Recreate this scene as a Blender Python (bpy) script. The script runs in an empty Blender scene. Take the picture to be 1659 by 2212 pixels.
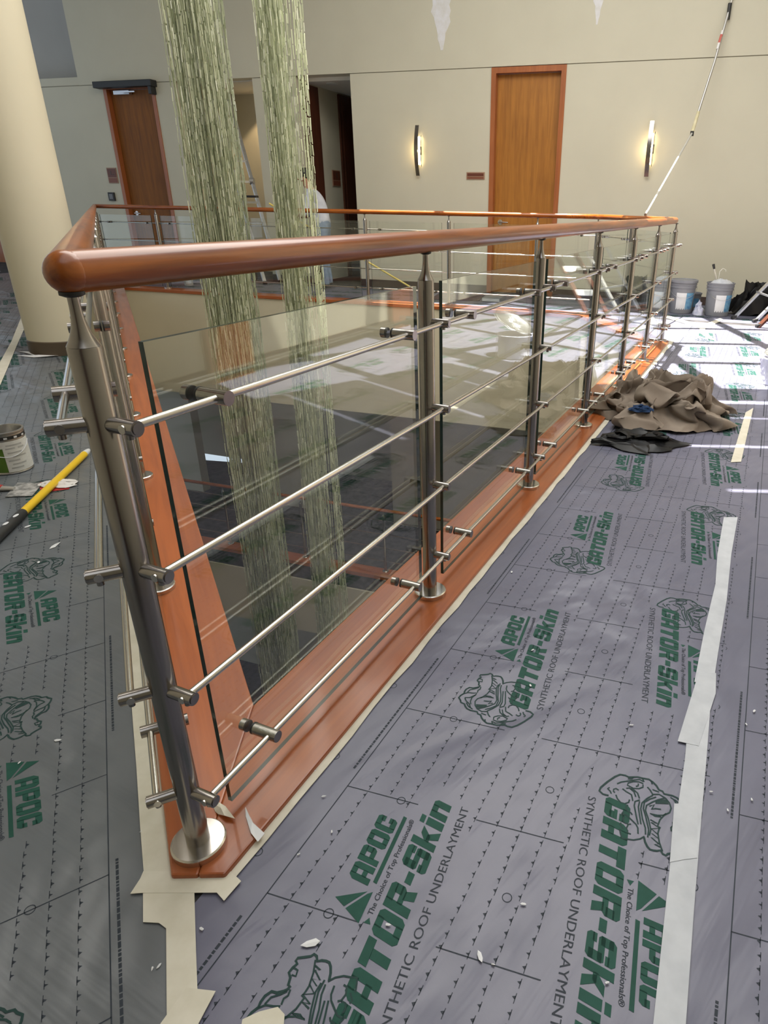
import bpy, math, random
from mathutils import Vector, Matrix, noise
random.seed(7)
SC = bpy.context.scene
COL = SC.collection

# ---------------------------------------------------------------- camera
F_PX, CX_PX, PITCH, ROLL, EYE = 1417.1453, 1023.829, 0.436038, 0.0177743, 1.11365
fw = Vector((0, math.cos(PITCH), -math.sin(PITCH)))
rt = Vector((1, 0, 0)); up = rt.cross(fw)
r2 = rt * math.cos(ROLL) + up * math.sin(ROLL)
u2 = -rt * math.sin(ROLL) + up * math.cos(ROLL)
cd = bpy.data.cameras.new('camera'); cam = bpy.data.objects.new('camera', cd); COL.objects.link(cam)
cam.matrix_world = Matrix(((r2.x, u2.x, -fw.x, 0), (r2.y, u2.y, -fw.y, 0), (r2.z, u2.z, -fw.z, EYE), (0, 0, 0, 1)))
cd.sensor_fit = 'VERTICAL'; cd.sensor_height = 24.0; cd.sensor_width = 18.0
cd.lens = F_PX / 2212 * 24.0
cd.shift_x = -(CX_PX - 829.5) / 2212
cd.clip_start = 0.02; cd.clip_end = 200
SC.camera = cam

# ---------------------------------------------------------------- world, sun, large lights, exposure
SKY_STRENGTH, SUN_STRENGTH = 0.9, 28.0
AREAS = [  # added soft area fills under the roof, standing in for skylight: name, centre, size, power
    ('fill_light_atrium', (-0.2, 5.0, 4.93), (4.6, 4.6), 330, (1.0, 0.97, 0.91)),
    ('fill_light_walkway', (1.0, 0.2, 4.93), (4.0, 4.6), 80, (0.90, 0.95, 1.0)),
]
world = bpy.data.worlds.new('sky'); SC.world = world; world.use_nodes = True
wb = world.node_tree.nodes['Background']
wb.inputs[0].default_value = (0.74, 0.86, 1.0, 1); wb.inputs[1].default_value = SKY_STRENGTH
SUN_DIR = Vector((0.13, -0.16, -1.0)).normalized()      # the way the light travels
sd = bpy.data.lights.new('sun', 'SUN'); sd.energy = SUN_STRENGTH; sd.angle = math.radians(0.4); sd.color = (1.0, 0.95, 0.86)
so = bpy.data.objects.new('sun', sd); COL.objects.link(so)
so.rotation_euler = SUN_DIR.to_track_quat('-Z', 'Y').to_euler(); so.location = (-1, 8, 12)
for nm, loc, sz, pw, colr in AREAS:
    ld = bpy.data.lights.new(nm, 'AREA'); ld.shape = 'RECTANGLE'; ld.size, ld.size_y = sz; ld.energy = pw; ld.color = colr
    lo = bpy.data.objects.new(nm, ld); lo.location = loc; COL.objects.link(lo)
vs = SC.view_settings
vs.view_transform = 'Standard'; vs.look = 'None'; vs.exposure = 0.0; vs.gamma = 1.0; vs.use_curve_mapping = False
SC.cycles.max_bounces = 8; SC.cycles.diffuse_bounces = 4; SC.cycles.glossy_bounces = 4; SC.cycles.transparent_max_bounces = 20
SC.cycles.sample_clamp_indirect = 6.0
SC.cycles.use_adaptive_sampling = True; SC.cycles.adaptive_threshold = 0.03

# ---------------------------------------------------------------- helpers
WL = {}
def vec(p): return Vector(p) if len(p) == 3 else Vector((p[0], p[1], 0))
class MB:
    """collects faces, builds ONE mesh object"""
    def __init__(s): s.v = []; s.f = []; s.m = []
    def add(s, vs_, fs, mi=0):
        o = len(s.v); s.v += [Vector(x) for x in vs_]; s.f += [tuple(i + o for i in f) for f in fs]; s.m += [mi] * len(fs); return s
    def obox(s, o, a, b, c, mi=0):
        o, a, b, c = map(Vector, (o, a, b, c))
        V = [o, o + a, o + a + b, o + b, o + c, o + a + c, o + a + b + c, o + b + c]
        return s.add(V, [(0, 3, 2, 1), (4, 5, 6, 7), (0, 1, 5, 4), (1, 2, 6, 5), (2, 3, 7, 6), (3, 0, 4, 7)], mi)
    def box(s, x0, x1, y0, y1, z0, z1, mi=0):
        return s.obox((x0, y0, z0), (x1 - x0, 0, 0), (0, y1 - y0, 0), (0, 0, z1 - z0), mi)
    def cyl(s, p0, p1, r0, r1=None, n=16, mi=0, caps=True):
        return s.tube([p0, p1], [r0, r0 if r1 is None else r1], n, mi, caps)
    def tube(s, path, r, n=12, mi=0, caps=True, flat=1.0):
        P = [Vector(p) for p in path]; R = r if isinstance(r, (list, tuple)) else [r] * len(P)
        t0 = (P[1] - P[0]).normalized()
        ref = Vector((0, 0, 1)) if abs(t0.z) < 0.9 else Vector((1, 0, 0))
        x = ref.cross(t0).normalized()
        V = []
        for i, p in enumerate(P):
            if i == 0: t = P[1] - P[0]
            elif i == len(P) - 1: t = P[-1] - P[-2]
            else: t = (P[i + 1] - P[i]).normalized() + (P[i] - P[i - 1]).normalized()
            t = t.normalized(); x = (x - t * x.dot(t)).normalized(); y = t.cross(x)
            k = 1.0
            if 0 < i < len(P) - 1:
                c = t.dot((P[i + 1] - P[i]).normalized()); k = 1 / max(0.4, c)
            for j in range(n):
                a = 2 * math.pi * j / n
                V.append(p + x * math.cos(a) * R[i] * k + y * math.sin(a) * R[i] * flat)
        F = []
        for i in range(len(P) - 1):
            for j in range(n):
                F.append((i * n + j, i * n + (j + 1) % n, (i + 1) * n + (j + 1) % n, (i + 1) * n + j))
        if caps:
            F.append(tuple(range(n - 1, -1, -1))); F.append(tuple((len(P) - 1) * n + j for j in range(n)))
        return s.add(V, F, mi)
    def lathe(s, prof, o=(0, 0, 0), axis=(0, 0, 1), n=24, mi=0):
        """prof: (radius, height) list along axis"""
        ax = Vector(axis).normalized(); ref = Vector((0, 0, 1)) if abs(ax.z) < 0.9 else Vector((1, 0, 0))
        x = ref.cross(ax).normalized(); y = ax.cross(x); o = Vector(o); V = []; F = []
        for r, h in prof:
            for j in range(n):
                a = 2 * math.pi * j / n
                V.append(o + ax * h + (x * math.cos(a) + y * math.sin(a)) * max(r, 1e-5))
        for i in range(len(prof) - 1):
            for j in range(n):
                F.append((i * n + j, i * n + (j + 1) % n, (i + 1) * n + (j + 1) % n, (i + 1) * n + j))
        if prof[0][0] > 1e-4: F.append(tuple(range(n - 1, -1, -1)))
        if prof[-1][0] > 1e-4: F.append(tuple((len(prof) - 1) * n + j for j in range(n)))
        return s.add(V, F, mi)
    def prism(s, poly, z0, z1, mi=0):
        """poly: counter-clockwise xy outline"""
        n = len(poly)
        if sum(poly[i][0] * poly[(i + 1) % n][1] - poly[(i + 1) % n][0] * poly[i][1] for i in range(n)) < 0: poly = poly[::-1]
        V = [(x, y, z0) for x, y in poly] + [(x, y, z1) for x, y in poly]
        F = [tuple(range(n - 1, -1, -1)), tuple(range(n, 2 * n))] + [(i, (i + 1) % n, n + (i + 1) % n, n + i) for i in range(n)]
        return s.add(V, F, mi)
    def sphere(s, c, r, n=16, m=10, mi=0, sc=(1, 1, 1)):
        V = []; F = []; c = Vector(c)
        for i in range(m + 1):
            th = math.pi * i / m
            for j in range(n):
                a = 2 * math.pi * j / n
                V.append(c + Vector((math.sin(th) * math.cos(a) * r * sc[0], math.sin(th) * math.sin(a) * r * sc[1], math.cos(th) * r * sc[2])))
        for i in range(m):
            for j in range(n):
                F.append((i * n + j, (i + 1) * n + j, (i + 1) * n + (j + 1) % n, i * n + (j + 1) % n))
        return s.add(V, F, mi)
    def ribbon(s, pts, w, z=0.0, mi=0, closed=False):
        """flat stroke of width w along 2-d points"""
        P = [Vector((p[0], p[1], 0)) for p in pts]
        if closed: P.append(P[0])
        V = []; F = []
        for i, p in enumerate(P):
            t = (P[min(i + 1, len(P) - 1)] - P[max(i - 1, 0)])
            if closed and i in (0, len(P) - 1): t = P[1] - P[-2]
            if t.length < 1e-9: t = Vector((1, 0, 0))
            t.normalize(); nn = Vector((-t.y, t.x, 0)) * w / 2
            V += [p + nn + Vector((0, 0, z)), p - nn + Vector((0, 0, z))]
        for i in range(len(P) - 1): F.append((2 * i, 2 * i + 1, 2 * i + 3, 2 * i + 2))
        return s.add(V, F, mi)
    def mesh(s, name, mats, smooth=None, off=None):
        me = bpy.data.meshes.new(name)
        o = off or Vector((0, 0, 0))
        me.from_pydata([tuple(x - o) for x in s.v], [], s.f)
        for mt in (mats if isinstance(mats, (list, tuple)) else [mats]): me.materials.append(mt)
        me.polygons.foreach_set('material_index', s.m)
        if smooth is not None:
            me.polygons.foreach_set('use_smooth', [True] * len(s.f))
            me.set_sharp_from_angle(angle=math.radians(smooth))
        me.update(); return me
    def build(s, name, mats, parent=None, smooth=None, origin=None):
        """verts are world coordinates"""
        o = WL[parent] if parent is not None else Vector(origin) if origin is not None else Vector((0, 0, 0))
        me = s.mesh(name, mats, smooth, o)
        ob = bpy.data.objects.new(name, me); COL.objects.link(ob)
        if parent is not None: ob.parent = parent
        else: ob.location = o
        WL[ob] = o.copy(); return ob
def bevel(ob, w, seg=2, ang=40):
    b = ob.modifiers.new('bevel', 'BEVEL'); b.width = w; b.segments = seg; b.limit_method = 'ANGLE'; b.angle_limit = math.radians(ang)
    return ob
def subdiv(ob, n=1):
    b = ob.modifiers.new('subdivision', 'SUBSURF'); b.levels = n; b.render_levels = n
    return ob
def tag(o, label, cat, group=None, kind=None):
    o['label'] = label; o['category'] = cat
    if group: o['group'] = group
    if kind: o['kind'] = kind
    return o
def struct(o, label=None):
    o['kind'] = 'structure'
    if label: o['label'] = label
    return o
def thing(name, label, cat, loc, group=None):
    e = bpy.data.objects.new(name, None); COL.objects.link(e); e.location = vec(loc); e.empty_display_size = 0.1
    WL[e] = vec(loc); tag(e, label, cat, group); return e
def inst(me, name, parent, pos, rotz=0.0):
    """an object that shares mesh me; pos is a world position"""
    ob = bpy.data.objects.new(name, me); COL.objects.link(ob); p = vec(pos)
    ob.rotation_euler = (0, 0, rotz)
    if parent is not None: ob.parent = parent; ob.location = p - WL[parent]
    else: ob.location = p
    WL[ob] = p; return ob
def unit(a, b):
    d = Vector((b[0] - a[0], b[1] - a[1], 0)); return d.normalized()

# ---------------------------------------------------------------- materials
def mat(name, col=(0.8, 0.8, 0.8), rough=0.5, metal=0.0, spec=0.5, coat=0.0, emit=None, es=0.0):
    m = bpy.data.materials.new(name); m.use_nodes = True
    b = m.node_tree.nodes['Principled BSDF']
    b.inputs['Base Color'].default_value = (*col, 1); b.inputs['Roughness'].default_value = rough
    b.inputs['Metallic'].default_value = metal; b.inputs['Specular IOR Level'].default_value = spec
    b.inputs['Coat Weight'].default_value = coat; b.inputs['Coat Roughness'].default_value = 0.08
    if emit: b.inputs['Emission Color'].default_value = (*emit, 1); b.inputs['Emission Strength'].default_value = es
    return m
def N(m, t, **kw):
    n = m.node_tree.nodes.new(t)
    for k, v in kw.items(): setattr(n, k, v)
    return n
def L(m, a, b): m.node_tree.links.new(a, b)
def coords(m, scale=(1, 1, 1), rotz=0.0, kind='Object'):
    tc = N(m, 'ShaderNodeTexCoord')
    r = N(m, 'ShaderNodeMapping'); r.inputs['Rotation'].default_value = (0, 0, -rotz); L(m, tc.outputs[kind], r.inputs[0])
    mp = N(m, 'ShaderNodeMapping'); mp.inputs['Scale'].default_value = scale; L(m, r.outputs[0], mp.inputs[0])
    return mp.outputs[0]
def noise_tex(m, co, scale, detail=4, rough=0.55, dist=0.0):
    n = N(m, 'ShaderNodeTexNoise'); n.inputs['Scale'].default_value = scale; n.inputs['Detail'].default_value = detail
    n.inputs['Roughness'].default_value = rough; n.inputs['Distortion'].default_value = dist; L(m, co, n.inputs['Vector']); return n.outputs['Fac']
def ramp(m, fac, stops):
    r = N(m, 'ShaderNodeValToRGB'); L(m, fac, r.inputs[0]); e = r.color_ramp.elements
    while len(e) < len(stops): e.new(0.5)
    for i, (p, c) in enumerate(stops): e[i].position = p; e[i].color = (*c, 1)
    return r.outputs[0]
def bsdf(m): return m.node_tree.nodes['Principled BSDF']
def bump(m, h, strength=0.2, dist=0.01, prev=None):
    b = N(m, 'ShaderNodeBump'); b.inputs['Strength'].default_value = strength; b.inputs['Distance'].default_value = dist
    L(m, h, b.inputs['Height'])
    if prev is not None: L(m, prev, b.inputs['Normal'])
    L(m, b.outputs[0], bsdf(m).inputs['Normal']); return b.outputs[0]
def mottled(name, c0, c1, scale, rough=0.5, metal=0, spec=0.5, coat=0, bstr=0.0, bdist=0.005, stretch=(1, 1, 1), rotz=0, detail=4, lo=0.3, hi=0.7):
    m = mat(name, c0, rough, metal, spec, coat); co = coords(m, stretch, rotz)
    f = noise_tex(m, co, scale, detail); L(m, ramp(m, f, [(lo, c0), (hi, c1)]), bsdf(m).inputs['Base Color'])
    if bstr: bump(m, f, bstr, bdist)
    return m
def wood(name, dark, light, rotz, rough=0.28, coat=0.5, vertical=False, scale=7.0):
    m = mat(name, light, rough, 0, 0.5, coat)
    st = (6, 6, 0.35) if vertical else (0.35, 6, 6)
    co = coords(m, st, rotz)
    f = noise_tex(m, co, scale, 6, 0.6, 0.6)
    co2 = coords(m, (1, 1, 1), rotz); g = noise_tex(m, co2, 2.2, 2)
    mx = N(m, 'ShaderNodeMath', operation='MULTIPLY_ADD'); L(m, g, mx.inputs[0]); mx.inputs[1].default_value = 0.35; L(m, f, mx.inputs[2])
    L(m, ramp(m, mx.outputs[0], [(0.42, dark), (0.85, light)]), bsdf(m).inputs['Base Color'])
    bump(m, f, 0.06, 0.002); return m

ANG_R = math.atan2(0.923653, 0.383229)
ANG_L = 2.05669
Mt = {}
Mt['wall'] = mottled('wall_paint', (0.57, 0.535, 0.42), (0.60, 0.565, 0.445), 1.6, 0.62, spec=0.3)
bump(Mt['wall'], noise_tex(Mt['wall'], coords(Mt['wall']), 160, 2), 0.08, 0.002)
Mt['column'] = mottled('column_paint', (0.70, 0.64, 0.49), (0.73, 0.665, 0.515), 2.0, 0.6, spec=0.3)
Mt['fascia'] = mottled('fascia_paint', (0.62, 0.56, 0.42), (0.65, 0.59, 0.45), 1.5, 0.6, spec=0.3)
Mt['grey_wall'] = mottled('grey_wall_tone', (0.40, 0.385, 0.36), (0.43, 0.415, 0.39), 1.5, 0.7, spec=0.2)  # darker and greyer than the cream wall tone
Mt['roof'] = mat('roof_plaster', (0.72, 0.70, 0.64), 0.8, spec=0.2)
Mt['spackle'] = mottled('spackle', (0.75, 0.74, 0.76), (0.66, 0.64, 0.60), 14, 0.8, spec=0.2)
Mt['gap'] = mat('reveal_shadow_gap', (0.30, 0.28, 0.22), 0.9, spec=0.1)
Mt['base'] = mottled('baseboard_vinyl', (0.055, 0.035, 0.03), (0.075, 0.05, 0.04), 5, 0.5)
Mt['carpet'] = mottled('dark_carpet', (0.035, 0.034, 0.036), (0.085, 0.08, 0.08), 9, 0.95, spec=0.1)
Mt['col_base'] = mat('column_base', (0.10, 0.07, 0.045), 0.5)  # plain dark brown of the column base
def sheet_mat(name, rotz, c0=(0.128, 0.130, 0.184), c1=(0.172, 0.171, 0.236)):
    m = mottled(name, c0, c1, 1.4, 0.36, spec=0.5, rotz=rotz, detail=6)
    n1 = bump(m, noise_tex(m, coords(m, (1.0, 0.55, 1), rotz), 2.2, 3, 0.5, 0.6), 1.0, 0.06)
    n2 = bump(m, noise_tex(m, coords(m, (3.0, 0.25, 1), rotz + 0.12), 3.0, 4, 0.6, 0.3), 0.40, 0.012, n1)
    bump(m, noise_tex(m, coords(m), 420, 2), 0.05, 0.001, n2)
    return m
Mt['sheetR'] = sheet_mat('underlayment_right', ANG_R)
Mt['sheetL'] = sheet_mat('underlayment_left', ANG_L, (0.112, 0.124, 0.134), (0.150, 0.160, 0.176))
Mt['sheetF'] = sheet_mat('underlayment_far', -0.30)
Mt['green'] = mottled('green_print', (0.008, 0.060, 0.043), (0.012, 0.078, 0.057), 30, 0.6, spec=0.25)
Mt['ink'] = mottled('dark_print', (0.025, 0.033, 0.045), (0.038, 0.046, 0.06), 30, 0.6, spec=0.25)
Mt['ink2'] = mottled('emblem_print', (0.012, 0.040, 0.038), (0.018, 0.05, 0.046), 30, 0.6, spec=0.25)
Mt['emb'] = mottled('emblem_ground', (0.115, 0.150, 0.165), (0.14, 0.175, 0.19), 12, 0.5)
Mt['tape'] = mottled('masking_tape', (0.62, 0.58, 0.47), (0.72, 0.68, 0.58), 16, 0.55, spec=0.3, bstr=0.15, bdist=0.002)
Mt['tape2'] = mottled('masking_tape_pale', (0.47, 0.49, 0.53), (0.58, 0.60, 0.64), 14, 0.55, spec=0.3, bstr=0.15, bdist=0.002)
RED_D, RED_L = (0.13, 0.024, 0.004), (0.43, 0.115, 0.012)
Mt['railR'] = wood('handrail_wood_right', RED_D, RED_L, ANG_R, 0.30, 0.3)
Mt['railL'] = wood('handrail_wood_left', RED_D, RED_L, ANG_L, 0.30, 0.3)
Mt['railF'] = wood('handrail_wood_far', RED_D, RED_L, -0.30, 0.25, 0.6)
Mt['railE'] = wood('handrail_wood_end', RED_D, RED_L, 1.8, 0.25, 0.6)
SD, SL = (0.25, 0.058, 0.013), (0.42, 0.112, 0.026)
Mt['sillR'] = wood('sill_wood_right', SD, SL, ANG_R, 0.33, 0.35, scale=4)
Mt['sillL'] = wood('sill_wood_left', SD, SL, ANG_L, 0.33, 0.35, scale=4)
Mt['sillF'] = wood('sill_wood_far', SD, SL, -0.30, 0.33, 0.35, scale=4)
Mt['sillE'] = wood('sill_wood_end', SD, SL, 1.8, 0.33, 0.35, scale=4)
Mt['door'] = wood('door_veneer_honey', (0.26, 0.095, 0.012), (0.42, 0.17, 0.024), 0, 0.45, 0.0, vertical=True, scale=5)
Mt['door2'] = wood('door_veneer_brown', (0.15, 0.046, 0.003), (0.26, 0.088, 0.005), 0, 0.65, 0.0, vertical=True, scale=5)
Mt['frame'] = wood('door_frame_wood', (0.27, 0.075, 0.022), (0.40, 0.125, 0.036), 0, 0.38, 0.2, vertical=True, scale=5)
Mt['darkwood'] = wood('dark_wood', (0.045, 0.012, 0.006), (0.10, 0.028, 0.012), 0, 0.45, 0.1, vertical=True, scale=5)
Mt['steel'] = mottled('brushed_steel', (0.27, 0.25, 0.235), (0.36, 0.335, 0.315), 26, 0.22, 1.0, stretch=(1, 1, 0.05))
Mt['steel_rod'] = mat('polished_rod_steel', (0.60, 0.57, 0.53), 0.22, 1.0)
Mt['gasket'] = mat('black_gasket', (0.02, 0.02, 0.02), 0.5)
def glass_mat():
    m = bpy.data.materials.new('clear_glass'); m.use_nodes = True; nt = m.node_tree; nt.nodes.clear()
    o = N(m, 'ShaderNodeOutputMaterial'); mx = N(m, 'ShaderNodeMixShader'); tr = N(m, 'ShaderNodeBsdfTransparent'); gl = N(m, 'ShaderNodeBsdfGlossy')
    fr = N(m, 'ShaderNodeFresnel'); fr.inputs['IOR'].default_value = 1.65
    tr.inputs[0].default_value = (0.975, 0.988, 0.978, 1); gl.inputs['Roughness'].default_value = 0.0; gl.inputs[0].default_value = (0.97, 1, 0.98, 1)
    L(m, fr.outputs[0], mx.inputs[0]); L(m, tr.outputs[0], mx.inputs[1]); L(m, gl.outputs[0], mx.inputs[2]); L(m, mx.outputs[0], o.inputs[0]); return m
Mt['glass'] = glass_mat()
Mt['gedge'] = mat('green_glass_edge', (0.012, 0.035, 0.030), 0.15, spec=0.6)
# fresnel must read the same from both sides of a pane
def _fix_glass(m):
    nt = m.node_tree; fr = [n for n in nt.nodes if n.bl_idname == 'ShaderNodeFresnel'][0]
    g = N(m, 'ShaderNodeNewGeometry'); mr = N(m, 'ShaderNodeMapRange')
    mr.inputs['To Min'].default_value = 1.65; mr.inputs['To Max'].default_value = 1 / 1.65
    L(m, g.outputs['Backfacing'], mr.inputs['Value']); L(m, mr.outputs[0], fr.inputs['IOR'])
_fix_glass(Mt['glass'])

# ================================================================ the place
FZ = -0.018                      # top of the floor
P0 = Vector((-0.512856, 0.864392, 0)); dR = Vector((0.383229, 0.923653, 0)); nR = Vector((0.923653, -0.383229, 0))
P6 = P0 + dR * 5.8230
F4 = Vector((1.318, 7.946, 0)); CL = Vector((-5.33, 9.98, 0))
dL = unit(P0, CL); nL = Vector((-dL.y, dL.x, 0))          # nL points out of the void on the left
dF = unit(F4, CL); dE = unit(P6, F4)
W0 = Vector((-0.9, 10.3, 0)); wu = Vector((0.951034, -0.309086, 0)); wn = Vector((-0.309086, -0.951034, 0))
def W(t, off=0.0, z=0.0): return W0 + wu * t + wn * off + Vector((0, 0, z))
RING = [P0, P6, F4, CL]
def ring(d):
    """the post polygon offset outward by d (miters)"""
    n = len(RING); Ls = []
    for i in range(n):
        a, b = RING[i], RING[(i + 1) % n]; t = unit(a, b); o = Vector((t.y, -t.x, 0)); Ls.append((a + o * d, t))
    out = []
    for i in range(n):
        (p, t), (q, u) = Ls[i - 1], Ls[i]
        cr = t.x * u.y - t.y * u.x; w = q - p; s = (w.x * u.y - w.y * u.x) / cr
        out.append(p + t * s)
    return out
V_IN = ring(-0.150)              # edge of the void
S_OUT = ring(0.070)
OUT = [Vector((1.5, -7, 0)), Vector((9.5, 5.5, 0)), Vector((7.5, 11.5, 0)), Vector((-13, 14.5, 0))]
def slab(z1, z0, mt, name, inner=V_IN):
    mb = MB()
    for i in range(4):
        j = (i + 1) % 4
        mb.prism([(inner[i].x, inner[i].y), (OUT[i].x, OUT[i].y), (OUT[j].x, OUT[j].y), (inner[j].x, inner[j].y)], z0, z1)
    return struct(mb.build(name, mt))
slab(FZ, -0.32, Mt['carpet'], 'floor', ring(-0.10))
lower_in = ring(-0.13)
slab(-4.02, -4.32, Mt['carpet'], 'floor_lower_level', lower_in)
mb = MB(); mb.box(-13, 9.5, -7, 15, -8.3, -8.0); struct(mb.build('floor_ground_level', Mt['carpet']))
def fascia(name, z1, z0):
    mb = MB(); a = ring(-0.148); b = ring(0.06)
    for i in range(4):
        j = (i + 1) % 4
        mb.prism([(a[i].x, a[i].y), (b[i].x, b[i].y), (b[j].x, b[j].y), (a[j].x, a[j].y)], z0, z1)
    return struct(mb.build(name, Mt['fascia']))
fascia('trim_1', -0.33, -1.46); fascia('trim_2', -4.33, -5.34)
mb = MB()
for i in range(4):
    a = ring(-0.149); b = ring(-0.02); j = (i + 1) % 4
    mb.prism([(a[i].x, a[i].y), (b[i].x, b[i].y), (b[j].x, b[j].y), (a[j].x, a[j].y)], -0.34, -0.036)
struct(mb.build('trim_3', Mt['fascia']))
inn6 = ring(0.05)
for nm, z in (('ceiling_lower_level', -1.40), ('ceiling_ground_level', -5.28)):
    slab(z + 0.1, z, Mt['roof'], nm, inn6)

# wooden sill boards around the void
SILL = [('trim_4', Mt['sillR'], 0), ('trim_5', Mt['sillE'], 1), ('trim_6', Mt['sillF'], 2), ('trim_7', Mt['sillL'], 3)]
si = ring(-0.165); se = ring(0.070)
nearL, nearR = Vector((-0.5405, 0.8000, 0)), Vector((-0.4440, 0.8040, 0))
outer = [(nearR, se[1]), (se[1], se[2]), (se[2], se[3]), (se[3], nearL)]
for nm, mt, i in SILL:
    j = (i + 1) % 4; o0, o1 = outer[i]
    pl = [si[i], o0, o1, si[j]]
    if i == 0: pl = [si[0], Vector((-0.492, 0.802, 0)), o0, o1, si[1]]
    if i == 3: pl = [si[3], o0, o1, Vector((-0.492, 0.802, 0)), si[0]]
    mb = MB(); mb.prism([(p.x, p.y) for p in pl], -0.040, 0.0)
    ob = mb.build(nm, mt); struct(ob); bevel(ob, 0.004, 2)

# ------------------------------------------------ far wall with its openings (t along the wall, z up)
OPEN = [(-20, -7.55), (-5.20, -4.23), (-3.87, -2.50), (-1.80, -0.94), (1.08, 2.05)]
T1 = 7.4
mb = MB(); gp = MB(); bb = MB()
segs = [(OPEN[i][1], OPEN[i + 1][0] if i + 1 < len(OPEN) else T1) for i in range(len(OPEN))]
for a, b in segs:
    mb.obox(W(a, 0, FZ), wu * (b - a), -wn * 0.22, (0, 0, 2.716 - FZ))
    gp.obox(W(a, -0.010, 2.716), wu * (b - a), -wn * 0.18, (0, 0, 0.014))
    bb.obox(W(a, 0.0, FZ), wu * (b - a), wn * 0.012, (0, 0, 0.10))
mb.obox(W(-5.66, 0, 2.726), wu * (T1 + 5.66), -wn * 0.22, (0, 0, 2.3))
mb.obox(W(-9.5, -0.016, 2.716), wu * (9.5 - 5.66), -wn * 1.4, (0, 0, 0.12))     # floor of the upper recess
mb.obox(W(-5.66, -0.22, 2.73), wu * 0.2, -wn * 1.2, (0, 0, 2.3))
wall_far = struct(mb.build('wall_far', Mt['wall']))
g_ = gp.build('shadow_gap', Mt['gap'], wall_far)
struct(bb.build('baseboard_far', Mt['base']))
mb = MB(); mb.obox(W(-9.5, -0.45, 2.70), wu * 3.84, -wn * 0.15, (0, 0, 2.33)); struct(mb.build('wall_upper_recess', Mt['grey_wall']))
# filler skin patches on the upper wall
def spackle(cx, z0, z1, w, sd_):
    rnd = random.Random(sd_); Lp = []; Rp = []
    n = 14
    for i in range(n + 1):
        k = i / n; z = z0 + (z1 - z0) * k; ww = w * (0.12 + 0.88 * min(1, k * 1.7)) * (0.8 + 0.4 * rnd.random())
        Lp.append((cx - ww * (0.45 + 0.2 * rnd.random()), z)); Rp.append((cx + ww * (0.45 + 0.2 * rnd.random()), z))
    pl = Lp + Rp[::-1]; mb = MB()
    n2 = len(pl); V = [W(t, 0.0, z) for t, z in pl] + [W(t, 0.0025, z) for t, z in pl]
    mb.add(V, [tuple(range(n2, 2 * n2)), tuple(range(n2 - 1, -1, -1))] + [(i, (i + 1) % n2, n2 + (i + 1) % n2, n2 + i) for i in range(n2)])
    mb.build('filler_patch', Mt['spackle'], wall_far)
spackle(0.40, 2.93, 3.75, 0.26, 1); spackle(2.38, 3.10, 3.75, 0.13, 2)
# niche behind the strands, warm lit, and the corridor behind
mb = MB()
def inner(mb, t0, t1, depth, ztop, w=0.12):
    mb.obox(W(t0 - w, -0.22, FZ), wu * w, -wn * (depth - 0.22), (0, 0, ztop - FZ))
    mb.obox(W(t1, -0.22, FZ), wu * w, -wn * (depth - 0.22), (0, 0, ztop - FZ))
    mb.obox(W(t0 - w, -depth, FZ), wu * (t1 - t0 + 2 * w), -wn * 0.1, (0, 0, ztop - FZ))
inner(mb, -3.87, -2.50, 1.3, 2.716)
inner(mb, -1.80, -0.94, 2.9, 2.68)
struct(mb.build('wall_niche', Mt['wall']))
mb = MB()
mb.obox(W(-4.0, -0.20, 2.716), wu * 1.6, -wn * 1.3, (0, 0, 0.1))
mb.obox(W(-1.95, -0.20, 2.68), wu * 1.15, -wn * 2.9, (0, 0, 0.1))
struct(mb.build('ceiling_niche', Mt['roof']))
for k, (o0, o1) in enumerate([(-0.10, -0.56), (-1.18, -1.75), (-2.0, -2.8)]):
    mb = MB(); mb.obox(W(-1.80, o0, FZ), wu * 0.03, wn * (o1 - o0), (0, 0, 2.66 - FZ))
    mb.obox(W(-1.77, o0 - 0.07, FZ), wu * 0.012, wn * (o1 - o0 + 0.14), (0, 0, 2.58 - FZ))
    struct(mb.build('door_%d' % (k + 3), Mt['darkwood']))
mb = MB(); mb.obox(W(-1.78, -2.86, FZ), wu * 0.82, wn * 0.03, (0, 0, 2.66)); struct(mb.build('door_6', Mt['darkwood']))
# wood panelling past the column
mb = MB(); mb.obox(W(-9.8, -0.5, FZ), wu * 2.4, -wn * 0.06, (0, 0, 2.75)); struct(mb.build('wall_panelling', Mt['frame']))
for k, (t, z, w) in enumerate([(-8.25, 0.62, 0.10), (-7.98, 0.40, 0.16)]):
    mb = MB(); mb.obox(W(t, -0.30, FZ), wu * w, wn * 0.10, (0, 0, z))
    ob = mb.build('carton', Mt['fascia'], origin=W(t, -0.25, FZ)); bevel(ob, 0.02)
    tag(ob, ['tall narrow pale carton against the dark wood panelling, farther left', 'low pale carton against the dark wood panelling beside the column'][k], 'carton')

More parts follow.
